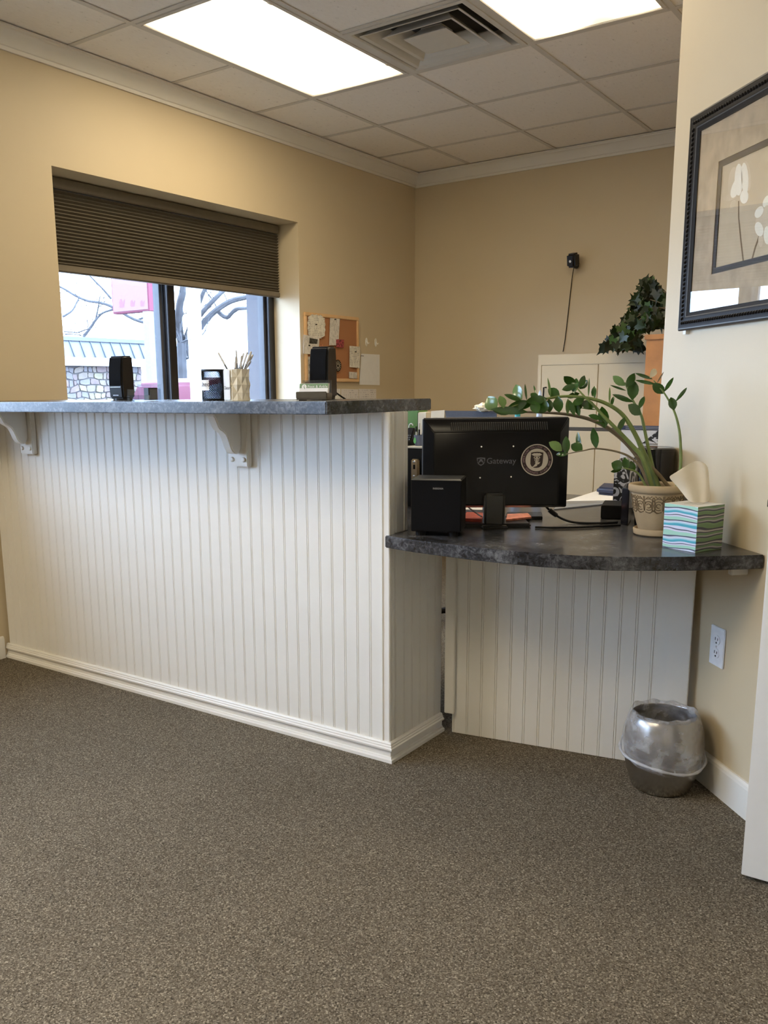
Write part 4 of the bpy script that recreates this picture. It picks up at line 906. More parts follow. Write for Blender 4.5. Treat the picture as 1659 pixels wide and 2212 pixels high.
# things on the desk behind the bar end
Yd = 2.84
a = ony(872, 964, Yd); b_ = ony(960, 964, Yd); zs = a.z
bx = thing('desk_hutch', 'black desktop shelf box with a pale top edge behind the bar', 'shelf', ((a.x+b_.x)/2, Yd, ZL)); o = bx.location
xh0 = a.x-.03
link('body', MB().bb(xh0, b_.x, Yd, Yd+.24, ZL, zs-.006).mesh('body', BLACKM, o, bevel=.002), bx)
link('top_edge', MB().bb(xh0-.004, b_.x+.004, Yd-.006, Yd+.24, zs-.006, zs).mesh('top_edge', mat('pale_laminate', (.60, .58, .55), .4), o, bevel=.001), bx)
p = ony(896, 1010, Yd-.02); zt3 = ony(896, 992, Yd-.02).z; hw = 9/F*depth(p)
pt = thing('power_strip', 'tan power strip standing upright against the black shelf box', 'power strip', (p.x, Yd-.012, ZL)); o = pt.location
link('body', MB().bb(p.x-hw, p.x+hw, Yd-.024, Yd-.007, ZL, zt3).mesh('body', mat('tan_plastic', (.40, .30, .17), .4), o, bevel=.004), pt)
for k in range(3):
    zz = zt3-.028-k*.052; link('socket', MB().bb(p.x-.004, p.x+.004, Yd-.0255, Yd-.024, zz-.008, zz+.008).mesh('socket', BLACKM, o), pt)
    s_ = MB().lathe([(.0003, .003), (.004, .002), (.005, 0)], 10); s_.v = [(p.x+v[0], Yd-.024-v[2], zz+.019+v[1]) for v in s_.v]; link('screw', s_.mesh('screw', CHROME, o), pt)
# cordless phone, pen tub, green leaf box, clear box
p = ony(886, 945, Yd+.06); k_ = depth(p)/F
ph = thing('cordless_phone', 'black cordless phone handset in its cradle beside the green box', 'phone', (p.x-.006, Yd+.06, zs)); 
link('cradle', MB().bb(-.030, .022, -.035, .04, 0, .018).mesh('cradle', BLACK, bevel=.004), ph)
link('handset', MB().extr([(-.022, -.006, .014), (-.022, .018, .014), (-.022, .040, .062), (-.022, .020, .066)], (.034, 0, 0)).mesh('handset', BLACK, bevel=.005), ph)
for i in range(3):
    for j in range(3): link('key', MB().box((-.014+i*.009, -.0012+.0095*j*.38, .022+j*.0075), (.005, .004, .003)).mesh('key', GREY), ph)
p = ony(903, 950, Yd+.05)
tb = thing('pen_tub', 'grey tub holding a few pens behind the monitor edge', 'pen tub', (p.x+.004, Yd+.06, zs))
link('tub', MB().lathe([(.0005, 0), (.020, 0), (.024, .040), (.0225, .040), (.019, .003), (.0005, .003)], 20).mesh('tub', mat('slate_tub', (.10, .12, .18), .4), smooth=True), tb)
link('leaf_mark', MB().add([(-.010+.006*math.cos(a), -.0236, .02+.012*math.sin(a)) for a in [i*.52 for i in range(12)]], [tuple(range(12))]).mesh('leaf_mark', mat('leaf_green_print', (.12, .42, .14), .5)), tb)
for i, (dx, dz, lx, m_) in enumerate(((-.012, .066, -.004, PENW), (-.004, .078, .0, BLACKM), (.006, .080, .010, BLACKM), (.010, .070, .006, PAPERC))):
    b0 = Vector((p.x+.004+dx*.6, Yd+.06+(i-1.5)*.0082, zs+.006)); tt = thing('pen', 'pen standing in the grey tub behind the monitor', 'pen', b0, group='pens in the grey tub')
    link('barrel', MB().tube([b0, b0+Vector((lx*.7, .0, dz*.7))], .0030, 8).mesh('barrel', m_, b0, smooth=True), tt); link('cap', MB().tube([b0+Vector((lx*.7, .0, dz*.7)), b0+Vector((lx, .0, dz))], [.0034, .0028], 8).mesh('cap', BLACKM if m_ is not BLACKM else PENW, b0, smooth=True), tt)
a = ony(872, 893, Yd+.14); b_ = ony(907, 893, Yd+.14)
gb = thing('tissue_carton', 'tall green carton with a white looped leaf mark behind the phone', 'carton', ((a.x+b_.x)/2, Yd+.14, zs)); o = gb.location
link('body', MB().bb(a.x, b_.x, Yd+.13, Yd+.20, zs, a.z+.012).mesh('body', mat('grass_green_card', (.10, .22, .045), .5, var=.1, scale=20), o, bevel=.002), gb)
cx_ = ony(888, 925, Yd+.129); link('loop_mark', MB().tube([cx_+Vector((.0105*math.cos(t), 0, .018*math.sin(t))) for t in [.6+i*.4 for i in range(13)]], .0022, 6).mesh('loop_mark', PAPER, o, smooth=True), gb)
a = ony(909, 890, Yd+.16); b_ = ony(930, 890, Yd+.16)
single('clear_carton', MB().bb(a.x, b_.x, Yd+.13, Yd+.20, zs, a.z), PAPERC, 'cream paper carton beside the green carton', 'carton', ((a.x+b_.x)/2, Yd+.16, zs), bevel=.003)
# cream box and office chair beyond the monitor
a = ony(928, 888, Yd+.10); b_ = ony(957, 886, Yd+.10)
single('folded_card', MB().extr([(a.x, Yd+.10, zs), (b_.x, Yd+.10, zs), (b_.x, Yd+.112, b_.z), (a.x, Yd+.112, a.z)], (0, .0012, 0)).extr([(a.x, Yd+.15, zs), (b_.x, Yd+.15, zs), (b_.x, Yd+.1135, b_.z), (a.x, Yd+.1135, a.z)], (0, .0012, 0)), PAPERC, 'cream folded card standing on the black shelf box', 'card', (a.x, Yd+.12, zs))
# office chair whose backrest shows over the monitor
Yk = 3.75; a = ony(977, 896, Yk); b_ = ony(1055, 896, Yk); zk = ony(1010, 887.5, Yk).z; xc = (a.x+b_.x)/2; hw = (b_.x-a.x)/2+.07
ch = thing('office_chair', 'slate grey office chair behind the monitor', 'chair', (xc, Yk, 0))
SLT = mat('slate_fabric', (.075, .085, .115), .8, var=.1, scale=200)
link('backrest', MB().bb(-hw, hw, -.03, .03, zk-.52, zk).mesh('backrest', SLT, bevel=.028, seg=4), ch)
link('seat', MB().bb(-.24, .24, .0, .46, .43, .50).mesh('seat', SLT, bevel=.025, seg=3), ch)
link('back_support', MB().bb(-.03, .03, -.045, -.031, .44, zk-.25).mesh('back_support', BLACKM), ch)
link('gas_column', MB().lathe([(.0005, .07), (.028, .07), (.028, .43), (.0005, .43)], 16, (0, .23, 0)).mesh('gas_column', CHROME), ch)
for k in range(5):
    an = k*2*math.pi/5; e = Vector((.28*math.cos(an), .23+.28*math.sin(an), .05))
    lg = link('base_leg', MB().tube([(0, .23, .085), e], [.022, .014], 8).mesh('base_leg', BLACKM, smooth=True), ch)
    link('caster', MB().lathe([(.0005, -.012), (.024, -.012), (.026, 0), (.024, .012), (.0005, .012)], 14).mesh('caster', BLACKM), lg, e-Vector((0, 0, .024)))
    bpy.data.objects[-1] if False else None
# crumpled cream cloth on top of the chair back
rc_ = ony(1050, 884, Yk); bm = bmesh.new(); bmesh.ops.create_icosphere(bm, subdivisions=3, radius=1)
rnd = random.Random(3)
from mathutils import noise as mnoise
for v in bm.verts:
    f_ = 1+.45*mnoise.noise(v.co*2.3); v.co = Vector((v.co.x*.055*f_, v.co.y*.030*f_, v.co.z*.019*f_))
me = bpy.data.meshes.new('cloth'); bm.to_mesh(me); bm.free(); me.materials.append(PAPERC)
o = link('crumpled_cloth', me, None, (rc_.x-.005, Yk, zk+.016)); tag(o, 'crumpled cream cloth resting on the office chair back', 'cloth')
# small pale blue and teal spray bottles glimpsed between the leaves
for (px_, pt_, pb2, lb) in ((1119, 858, 884, 'pale blue bottle on the desk glimpsed through the plant, nearer the chair'), (1167, 842, 884, 'pale blue bottle on the desk glimpsed through the plant, nearer the cabinet')):
    p = onz(1180, 1078, ZL); Yq = 3.44; a = ony(px_, pt_, Yq); k_ = depth(a)/F; hB = a.z-ZL; rB = 6.5*k_
    bt = thing('spray_bottle', lb, 'bottle', (a.x, Yq, ZL), group='bottles on the desk')
    BLU = mat('pale_blue_plastic', (.52, .62, .85), .3); TEAL = mat('teal_label', (.05, .42, .48), .4)
    link('body', MB().lathe([(.0005, 0), (rB*1.5, 0), (rB*1.6, .01), (rB*1.6, hB*.62), (rB*.9, hB*.78), (rB*.8, hB*.90), (rB*.5, hB*.97), (.0005, hB)], 20).mesh('body', BLU, smooth=True), bt)
    link('label_band', MB().lathe([(rB*.93, hB*.80), (rB*.93, hB*.86), (rB*.82, hB*.86)], 20).mesh('label_band', TEAL, smooth=True), bt)

# ------------------------------------------------------------------ pot plant on the low counter
pcx = onz(1415, 1161.5, ZL); pcx = pcx+Vector((pcx.x, pcx.y, 0)).normalized()*.0625; kP = depth(pcx)/F
plant = thing('potted_zz_plant', 'zz plant with arching glossy stems in a carved clay pot', 'potted plant', (pcx.x, pcx.y, ZL)); po_ = Vector((pcx.x, pcx.y, ZL))
CLAY = mat('pale_clay', (.46, .35, .215), .75, var=.08, scale=18, bump=.1, bscale=150); SOIL = mat('soil', (.05, .03, .02), .95, var=.4, scale=90, bump=.6, bscale=90); CARV = mat('dark_carving', (.16, .115, .065), .8, var=.15, scale=40)
rim = 60.5*kP; hP = .150
PP = [(.0005, .010), (.046, .010), (.050, .016), (.060, .050), (.068, .085), (.0725, .110), (.0735, .126), (rim-.004, .129), (rim, .134), (rim, .147), (rim-.003, .151), (rim-.010, .151), (.066, .143), (.064, .128), (.0005, .126)]
link('pot', MB().lathe(PP, 48).mesh('pot', CLAY, smooth=True, angle=50), plant)
link('saucer', MB().lathe([(.0005, 0), (.056, 0), (.0625, .004), (.0645, .018), (.062, .021), (.059, .019), (.057, .009), (.0005, .009)], 40).mesh('saucer', CLAY, smooth=True, angle=50), plant)
link('soil', MB().lathe([(.0005, .134), (.03, .133), (.0665, .130)], 32).mesh('soil', SOIL), plant)
def potr(z):
    for (r0, z0_), (r1, z1_) in zip(PP[1:6], PP[2:7]):
        if z0_ <= z <= z1_: return r0+(r1-r0)*(z-z0_)/(z1_-z0_)
    return .0735
def carve(path, r_=.0014):
    P = [((potr(z)+.0003)*math.cos(a), (potr(z)+.0003)*math.sin(a), z) for a, z in path]; return P
rel = MB()
for k in range(8):
    a0 = k*math.pi/4+.15
    for sg in (-1, 1):
        for s0, zc3, r0, sp2 in ((.20, .093, .021, 1), (.20, .093, .013, 1), (.20, .093, .006, 1)):
            path = [(a0+sg*(s0+r0/.072*math.cos(t)*1.0), zc3+r0*math.sin(t)) for t in [.3+i*.45 for i in range(12)]]; rel.tube(carve(path), .0013, 5)
        rel.tube(carve([(a0+sg*.02, .118), (a0+sg*.05, .108), (a0+sg*.03, .092), (a0+sg*.06, .078), (a0+sg*.14, .071), (a0+sg*.24, .072)]), .0014, 5)
        rel.tube(carve([(a0+sg*.06, .121), (a0+sg*.14, .116), (a0+sg*.22, .119), (a0+sg*.30, .114)]), .0013, 5)
        rel.tube(carve([(a0+sg*.37, .121), (a0+sg*.36, .100), (a0+sg*.38, .078)]), .0012, 5)
link('carved_relief', rel.mesh('carved_relief', CARV, smooth=True), plant)
STEMG = mat('zz_stem', (.15, .20, .055), .5, var=.25, scale=25); STEMB = mat('zz_stem_brown', (.17, .13, .075), .55, var=.2, scale=30)
LEAFG = mat('zz_leaf', (.026, .080, .010), .22, var=.25, scale=18, coat=.4); LEAFL = mat('zz_leaf_pale', (.12, .20, .06), .2, var=.2, scale=18, coat=.4); LEAFW = mat('dried_leaf', (.68, .60, .42), .6, var=.1)
DP = depth(po_)-.01
def dep(x): return DP+max(0, (1380-x))*.00035*0-.02
def P3(x, y, dz=0.0): return atd(x, y, DP+dz)
def smooth_path(P, m_=5):
    Q = []
    for i in range(len(P)-1):
        p0, p1, p2, p3 = P[max(i-1, 0)], P[i], P[i+1], P[min(i+2, len(P)-1)]
        for k in range(m_):
            t = k/m_; Q.append(.5*((2*p1)+(p2-p0)*t+(2*p0-5*p1+4*p2-p3)*t*t+(3*p1-p0-3*p2+p3)*t**3))
    Q.append(P[-1]); return Q
stems = [
 (STEMB, 10, 2.2, .03, [(1412, 1052), (1390, 1005), (1358, 962), (1322, 931), (1283, 909), (1240, 897.5), (1200, 892.5), (1140, 890), (1075, 889)]),
 (STEMG, 9, 2.0, .00, [(1420, 1052), (1396, 990), (1372, 938), (1345, 896), (1310, 872), (1270, 860), (1222, 856), (1180, 861), (1137, 867), (1098, 882)]),
 (STEMG, 9, 2.0, -.02, [(1408, 1052), (1388, 990), (1366, 963), (1330, 925), (1302, 897), (1286, 879), (1264, 858), (1246, 838)]),
 (STEMG, 7, 2.0, .01, [(1424, 1052), (1412, 1017), (1400, 965), (1391, 922), (1384, 895), (1367, 865), (1355, 838), (1350, 826)]),
 (STEMG, 6, 1.8, -.055, [(1462, 1052), (1470, 1010), (1470, 960), (1466, 922), (1455, 885), (1434, 848), (1412, 822)]),
 (STEMB, 5, 1.2, -.03, [(1400, 1052), (1385, 1012), (1362, 988), (1330, 975), (1287, 969), (1258, 974), (1222, 981)]),
 (STEMG, 4, 1.5, -.04, [(1396, 1052), (1378, 1022), (1356, 1013), (1343, 1011)]),
 (STEMG, 14, 5.0, .01, [(1416, 1056), (1408, 1020), (1394, 985), (1378, 955)]),
 (STEMB, 7, 4.0, .0, [(1446, 1054), (1420, 1022), (1396, 1000), (1372, 985)])]
for m_, r0, r1, dz, pts in stems:
    P = smooth_path([P3(x, y, dz*(1-0*i)) for i, (x, y) in enumerate(pts)]); n = len(P)
    link('stem', MB().tube(P, [(r0*(1-i/(n-1))**.8+r1*(i/(n-1)))*kP*.62 for i in range(n)], 8).mesh('stem', m_, po_, smooth=True), plant)
def leaf_mesh(b_, t_, wd, seed, m_, origin):
    b_, t_ = Vector(b_), Vector(t_); ax = t_-b_; Ln = ax.length; ax.normalize()
    view = (CAM-b_).normalized(); sd = ax.cross(view).normalized(); nr = sd.cross(ax)
    r_ = random.Random(seed); tw = r_.uniform(-.5, .5); sd2 = (sd*math.cos(tw)+nr*math.sin(tw)); nr2 = sd2.cross(ax)
    prof = [(0, .05), (.12, .45), (.3, .88), (.5, 1.0), (.7, .86), (.87, .5), (1, .03)]
    vs = []; cv = r_.uniform(-.06, .10)*Ln
    for s_, w_ in prof:
        c = b_+ax*(Ln*s_)+nr2*(cv*math.sin(s_*math.pi)); h = wd*.5*w_/max(.6, math.cos(tw))
        vs += [c-sd2*h+nr2*h*.22, c, c+sd2*h+nr2*h*.22]
    fs = []
    for i in range(len(prof)-1): fs += [(3*i, 3*i+1, 3*i+4, 3*i+3), (3*i+1, 3*i+2, 3*i+5, 3*i+4)]
    vs2 = [v-nr2*.0006 for v in vs]; k = len(vs)
    return MB().add(vs+vs2, fs+[tuple(i+k for i in f[::-1]) for f in fs]).mesh('leaf', m_, origin, smooth=True, angle=60)
leaves = [
 (1072, 886, 1054, 857, 25, 1, -.0), (1088, 882, 1080, 855, 14, 1, 0), (1127, 863, 1114, 831, 18, 1, .01), (1127, 866, 1089, 852, 9, 0, 0), (1138, 865, 1134, 829, 4, 0, 0), (1158, 852, 1153, 832, 3, 0, 0), (1140, 866, 1094, 884, 17, 0, -.01),
 (1182, 861, 1136, 867, 16, 0, 0), (1176, 860, 1168, 893, 26, 0, 0), (1186, 862, 1187, 891, 15, 0, .01), (1150, 866, 1162, 893, 18, 0, -.01), (1163, 862, 1146, 850, 12, 0, 0), (1209, 857, 1184, 840, 17, 0, 0), (1205, 856, 1208, 891, 18, 0, 0), (1189, 859, 1183, 816, 4, 1, 0),
 (1243, 833, 1218, 813, 15, 0, 0), (1242, 834, 1214, 842, 12, 0, 0), (1060, 884, 1140, 890, 14, 0, 0), (1064, 886, 1104, 893, 10, 0, .01), (1110, 884, 1150, 872, 12, 0, 0),
 (1240, 850, 1245, 817, 14, 0, -.01), (1250, 838, 1263, 811, 11, 0, 0), (1252, 840, 1269, 821, 14, 0, 0), (1284, 863, 1285, 833, 9, 0, 0), (1320, 879, 1326, 856, 6, 0, 0), (1316, 874, 1317, 836, 3.5, 1, 0), (1271, 857, 1273, 816, 3.5, 1, 0),
 (1350, 833, 1324, 812, 14, 1, 0), (1354, 836, 1371, 806, 14, 0, 0), (1366, 864, 1369, 822, 20, 0, 0), (1353, 844, 1318, 832, 4, 0, 0), (1368, 868, 1323, 852, 9, 0, 0), (1384, 896, 1357, 874, 18, 0, 0), (1380, 884, 1392, 856, 9, 0, 0),
 (1410, 819, 1372, 806, 6, 0, 0), (1417, 830, 1372, 821, 6, 0, 0), (1404, 816, 1416, 797, 11, 2, 0), (1435, 850, 1410, 828, 17, 0, 0), (1435, 846, 1455, 815, 7, 0, 0), (1456, 886, 1449, 858, 14, 0, 0), (1459, 868, 1484, 837, 6, 0, 0), (1419, 828, 1434, 803, 2.5, 3, 0),
 (1307, 925, 1300, 878, 19, 0, 0), (1298, 906, 1271, 897, 9, 0, 0), (1287, 878, 1252, 870, 15, 0, 0), (1241, 898, 1229, 864, 10, 0, 0), (1252, 899, 1243, 866, 10, 0, 0), (1226, 896, 1227, 861, 8, 1, .01), (1289, 885, 1254, 881, 3, 0, 0), (1306, 916, 1285, 912, 3, 0, 0), (1334, 932, 1350, 901, 10, 0, 0), (1262, 862, 1236, 874, 13, 0, 0), (1252, 850, 1224, 858, 10, 0, .01), (1258, 856, 1246, 890, 12, 0, .01),
 (1288, 969, 1281, 924, 14, 0, 0), (1258, 975, 1234, 960, 18, 0, 0), (1253, 973, 1248, 933, 9, 0, 0), (1214, 974, 1186, 955, 16, 1, 0), (1223, 981, 1223, 942, 14, 0, 0), (1227, 982, 1201, 982, 8, 0, 0),
 (1344, 1011, 1321, 1000, 19, 0, 0), (1353, 1015, 1351, 988, 14, 0, 0), (1343, 1014, 1319, 1019, 7, 0, 0), (1370, 1019, 1362, 996, 11, 0, 0), (1040, 888, 1028, 885, 8, 2, 0)]
for k, (x0, y0, x1, y1, wd, mm, dz) in enumerate(leaves):
    if k == len(leaves)-1: continue
    rr = random.Random(k); d0 = rr.uniform(-.012, .012)+dz-(.085 if x0 > 1450 else .055 if x0 > 1402 else 0)
    me = leaf_mesh(P3(x0, y0, d0), P3(x1, y1, d0+rr.uniform(-.015, .02)), wd*1.22*kP, k, (LEAFG, LEAFL, LEAFW, STEMB)[mm], po_); link('leaf', me, plant)
# ------------------------------------------------------------------ tissue box
ta, tb_, tc2 = [onz(x, y, ZL) for x, y in ((1436.5, 1180), (1502, 1194.5), (1564, 1184))]
e1 = ta-tb_; e2 = tc2-tb_; s1 = (e1.length+e2.length)/2; hd = math.atan2(e2.y, e2.x)
tx = thing('tissue_box', 'cube tissue box with wavy teal, green and navy stripes', 'tissue box', (tb_.x, tb_.y, ZL), hd-math.radians(2)); sz = .108; hT = .122
def b_str(t, tc, b):
    mp = t.nodes.new('ShaderNodeMapping'); mp.inputs['Scale'].default_value = (1, 1, 1); t.links.new(tc.outputs['Object'], mp.inputs['Vector'])
    s_ = t.nodes.new('ShaderNodeSeparateXYZ'); t.links.new(mp.outputs[0], s_.inputs[0])
    n_ = N(t, 'ShaderNodeTexNoise', Scale=9.0, Detail=1.0); m2_ = t.nodes.new('ShaderNodeMapping'); m2_.inputs['Scale'].default_value = (1, 1, 2.2); t.links.new(tc.outputs['Object'], m2_.inputs['Vector']); t.links.new(m2_.outputs[0], n_.inputs['Vector'])
    a_ = t.nodes.new('ShaderNodeMath'); a_.operation = 'MULTIPLY_ADD'; a_.inputs[1].default_value = .030; t.links.new(n_.outputs['Fac'], a_.inputs[0]); t.links.new(s_.outputs['Z'], a_.inputs[2])
    b2 = t.nodes.new('ShaderNodeMath'); b2.operation = 'MULTIPLY'; b2.inputs[1].default_value = 28.0; t.links.new(a_.outputs[0], b2.inputs[0])
    fr_ = t.nodes.new('ShaderNodeMath'); fr_.operation = 'FRACT'; t.links.new(b2.outputs[0], fr_.inputs[0])
    A = [(.0, (.62, .64, .80)), (.10, (.06, .36, .48)), (.26, (.33, .58, .70)), (.34, (.62, .66, .78)), (.46, (.055, .06, .10)), (.55, (.36, .62, .50)), (.74, (.34, .60, .50)), (.80, (.64, .64, .76)), (.90, (.05, .05, .10)), (.96, (.62, .64, .8))]
    B_ = [(.0, (.50, .46, .44)), (.10, (.055, .06, .08)), (.22, (.17, .28, .13)), (.42, (.20, .32, .16)), (.50, (.06, .06, .09)), (.60, (.42, .40, .40)), (.72, (.16, .27, .14)), (.84, (.19, .30, .16)), (.90, (.05, .05, .08)), (.97, (.5, .46, .44))]
    r1 = rampn(t, A, 'CONSTANT'); r2 = rampn(t, B_, 'CONSTANT')
    for r_ in (r1, r2): t.links.new(fr_.outputs[0], r_.inputs['Fac'])
    g_ = t.nodes.new('ShaderNodeMath'); g_.operation = 'GREATER_THAN'; g_.inputs[1].default_value = .0008; t.links.new(s_.outputs['Y'], g_.inputs[0])
    lz = t.nodes.new('ShaderNodeMath'); lz.operation = 'LESS_THAN'; lz.inputs[1].default_value = hT-.0005; t.links.new(s_.outputs['Z'], lz.inputs[0])
    inv = t.nodes.new('ShaderNodeMath'); inv.operation = 'SUBTRACT'; inv.inputs[0].default_value = 1; t.links.new(g_.outputs[0], inv.inputs[1])
    mx = t.nodes.new('ShaderNodeMix'); mx.data_type = 'RGBA'; t.links.new(inv.outputs[0], mx.inputs['Factor']); t.links.new(r1.outputs['Color'], mx.inputs['A']); t.links.new(r2.outputs['Color'], mx.inputs['B'])
    m3 = t.nodes.new('ShaderNodeMix'); m3.data_type = 'RGBA'; m3.inputs['A'].default_value = (.66, .64, .60, 1); t.links.new(lz.outputs[0], m3.inputs['Factor']); t.links.new(mx.outputs['Result'], m3.inputs['B'])
    t.links.new(m3.outputs['Result'], b.inputs['Base Color'])
STR = ramp_mat('striped_carton', b_str, .4)
link('carton', MB().bb(0, sz, 0, sz, 0, hT).mesh('carton', STR, bevel=.0008, seg=1), tx)
link('slot_film', MB().prism([(sz/2+.034*math.cos(a), sz/2+.022*math.sin(a)) for a in [i*.393 for i in range(16)]], hT, hT+.0006).mesh('slot_film', mat('film_white', (.6, .57, .5), .5)), tx)
# tissue: folded sheet rising from the slot, peaked
TIS = mat('tissue_paper', (.80, .72, .58), .9, var=.03, bump=.2, bscale=60); TIS.node_tree.nodes['Principled BSDF'].inputs['Subsurface Weight'].default_value = .0
Rt = Matrix.Rotation(-(hd-math.radians(2)), 3, 'Z')
def tl(x, y, dd2): return Rt @ (atd(x, y, depth(tb_)+.062+dd2)-Vector((tb_.x, tb_.y, ZL)))
rows_ = [[(1489, 1085), (1500, 1086), (1512, 1087), (1524, 1085), (1534, 1083)], [(1476, 1068), (1496, 1068), (1512, 1069), (1525, 1068), (1534, 1066)], [(1460, 1047), (1488, 1046), (1508, 1050), (1524, 1046), (1532, 1042)], [(1443, 1031), (1474, 1022), (1502, 1026), (1522, 1022), (1531, 1018)], [(1450, 1026), (1478, 1008), (1504, 1000), (1520, 1000), (1528, 1006)], [(1472, 1014), (1488, 1002), (1502, 995), (1514, 996), (1522, 1001)]]
wv = [0, -.012, .010, -.008, .004]
vs = []
for j, rw in enumerate(rows_):
    for i, (x, y) in enumerate(rw): vs.append(tl(x, y, wv[i]*(1-.12*j)+.004*math.sin(i*2.1+j)))
fs = [(j*5+i, j*5+i+1, j*5+6+i, j*5+5+i) for j in range(5) for i in range(4)]
vs_b = [tl(x, y, .014-abs(wv[i])*.5+.010*(1-j/5)) for j, rw in enumerate(rows_) for i, (x, y) in enumerate(rw)]
mb = MB().add(vs, fs); mb.add(vs_b, fs); me = mb.mesh('tissue', TIS, smooth=True, angle=180); ti = link('tissue', me, tx)
sub = ti.modifiers.new('s', 'SUBSURF'); sub.levels = 2; sub.render_levels = 2
# ------------------------------------------------------------------ waste bin with clear liner
bc = Vector((-.682, 2.534, 0)); 
bn = thing('waste_bin', 'brushed steel waste bin with a clear plastic liner by the angled wall', 'waste bin', bc)
BP = [(.0005, .001), (.078, .001), (.084, .006), (.100, .055), (.109, .105), (.111, .140), (.107, .180), (.098, .210), (.092, .224), (.090, .226), (.0885, .223), (.095, .208), (.104, .178), (.108, .140), (.106, .105), (.097, .057), (.080, .012), (.0005, .010)]
link('body', MB().lathe(BP, 56).mesh('body', STEEL, smooth=True, angle=60), bn)
def linermat():
    m = bpy.data.materials.new('clear_liner'); m.use_nodes = True; t = m.node_tree; t.nodes.clear()
    o = t.nodes.new('ShaderNodeOutputMaterial'); tr = t.nodes.new('ShaderNodeBsdfTransparent'); tr.inputs[0].default_value = (.93, .93, .94, 1)
    pb2 = t.nodes.new('ShaderNodeBsdfPrincipled'); pb2.inputs['Base Color'].default_value = (.62, .62, .64, 1); pb2.inputs['Roughness'].default_value = .22
    n_ = t.nodes.new('ShaderNodeTexNoise'); n_.inputs['Scale'].default_value = 26; n_.inputs['Detail'].default_value = 3; tc = t.nodes.new('ShaderNodeTexCoord'); t.links.new(tc.outputs['Object'], n_.inputs['Vector'])
    bp = t.nodes.new('ShaderNodeBump'); bp.inputs['Strength'].default_value = .7; bp.inputs['Distance'].default_value = .01; t.links.new(n_.outputs['Fac'], bp.inputs['Height']); t.links.new(bp.outputs['Normal'], pb2.inputs['Normal'])
    r = rampn(t, [(.35, (.12, .12, .12)), (.72, (.55, .55, .55))]); t.links.new(n_.outputs['Fac'], r.inputs['Fac'])
    mx = t.nodes.new('ShaderNodeMixShader'); t.links.new(r.outputs['Color'], mx.inputs[0]); t.links.new(tr.outputs[0], mx.inputs[1]); t.links.new(pb2.outputs[0], mx.inputs[2]); t.links.new(mx.outputs[0], o.inputs[0])
    return m
LIN = linermat()
HEM = linermat(); HEM.name = 'liner_hem'
for n_ in HEM.node_tree.nodes:
    if n_.type == 'VALTORGB': n_.color_ramp.elements[0].color = (.45, .45, .45, 1); n_.color_ramp.elements[1].color = (.8, .8, .8, 1)
prof = [(.113, .098), (.119, .105), (.1195, .113), (.1165, .122), (.1150, .145), (.1130, .175), (.104, .207), (.097, .226), (.094, .234), (.088, .236), (.084, .226), (.086, .19), (.092, .15), (.085, .06), (.03, .03)]
mb = MB(); nA = 64; vs = []; 
for i in range(nA):
    a = 2*math.pi*i/nA
    for j, (r_, z) in enumerate(prof):
        v = Vector((math.cos(a)*1.3, math.sin(a)*1.3, z*16)); w_ = mnoise.noise(v*1.7)*.5+mnoise.noise(v*4)*.35
        amp = .0028 if j > 1 else .004
        if j >= 11: amp = .008
        rr = r_+amp*w_; zz = z+(.007*mnoise.noise(Vector((math.cos(a)*2, math.sin(a)*2, 5))) if j in (0, 1, 2, 3) else (.012*max(0, mnoise.noise(Vector((math.cos(a)*2.4, math.sin(a)*2.4, 1)))) if j in (8, 9) else 0))
        zz -= .020*math.cos(a-math.radians(-40)) * (1 if j < 4 else 0)
        if j < 9: rr = max(rr, r_-.0005)
        vs.append((rr*math.cos(a), rr*math.sin(a), zz))
k = len(prof); fs = [(i*k+q, ((i+1) % nA)*k+q, ((i+1) % nA)*k+q+1, i*k+q+1) for i in range(nA) for q in range(k-1)]
mb.add(vs, fs); link('liner', mb.mesh('liner', LIN, smooth=True, angle=180), bn)
gb_ = []
for i in range(49):
    a = 2*math.pi*i/48; gb_.append((.1195*math.cos(a), .1195*math.sin(a), .110-.020*math.cos(a-math.radians(-40))+.004*math.sin(3*a)))
link('gathered_hem', MB().tube(gb_, [.0042+.0012*math.sin(i*1.7) for i in range(49)], 8).mesh('gathered_hem', HEM, smooth=True), bn)
# ------------------------------------------------------------------ cabinet, wood unit, ivy at the back wall
Yf = 5.28; a = ony(1163, 767, Yf); x0 = a.x; x1 = x0+.914; zT = a.z
fc = thing('filing_cabinet', 'cream steel two door storage cabinet against the back wall', 'cabinet', ((x0+x1)/2, Yf, 0)); o = fc.location
link('carcass', MB().bb(x0, x1, Yf+.012, YB-.004, .0, zT).bb(x0, x0+.022, Yf, Yf+.012, 0, zT).bb(x1-.022, x1, Yf, Yf+.012, 0, zT).bb(x0+.022, x1-.022, Yf, Yf+.012, zT-.062, zT).bb(x0+.022, x1-.022, Yf, Yf+.012, .0, .05).mesh('carcass', CREAM, o), fc)
zs_ = ony(1230, 927, Yf).z; xm = ony(1290, 850, Yf).x
for (u0, u1, w0, w1) in ((x0+.024, xm-.002, zs_+.012, zT-.065), (xm+.002, x1-.024, zs_+.012, zT-.065), (x0+.024, xm-.002, .055, zs_-.010), (xm+.002, x1-.024, .055, zs_-.010)):
    dr_ = link('door', MB().bb(u0, u1, Yf+.0015, Yf+.012, w0, w1).mesh('door', CREAM, o, bevel=.002), fc)
link('shelf_gap', MB().bb(x0+.022, x1-.022, Yf+.006, Yf+.0121, zs_-.010, zs_+.012).mesh('shelf_gap', mat('dark_gap', (.06, .05, .035), .6), o), fc)
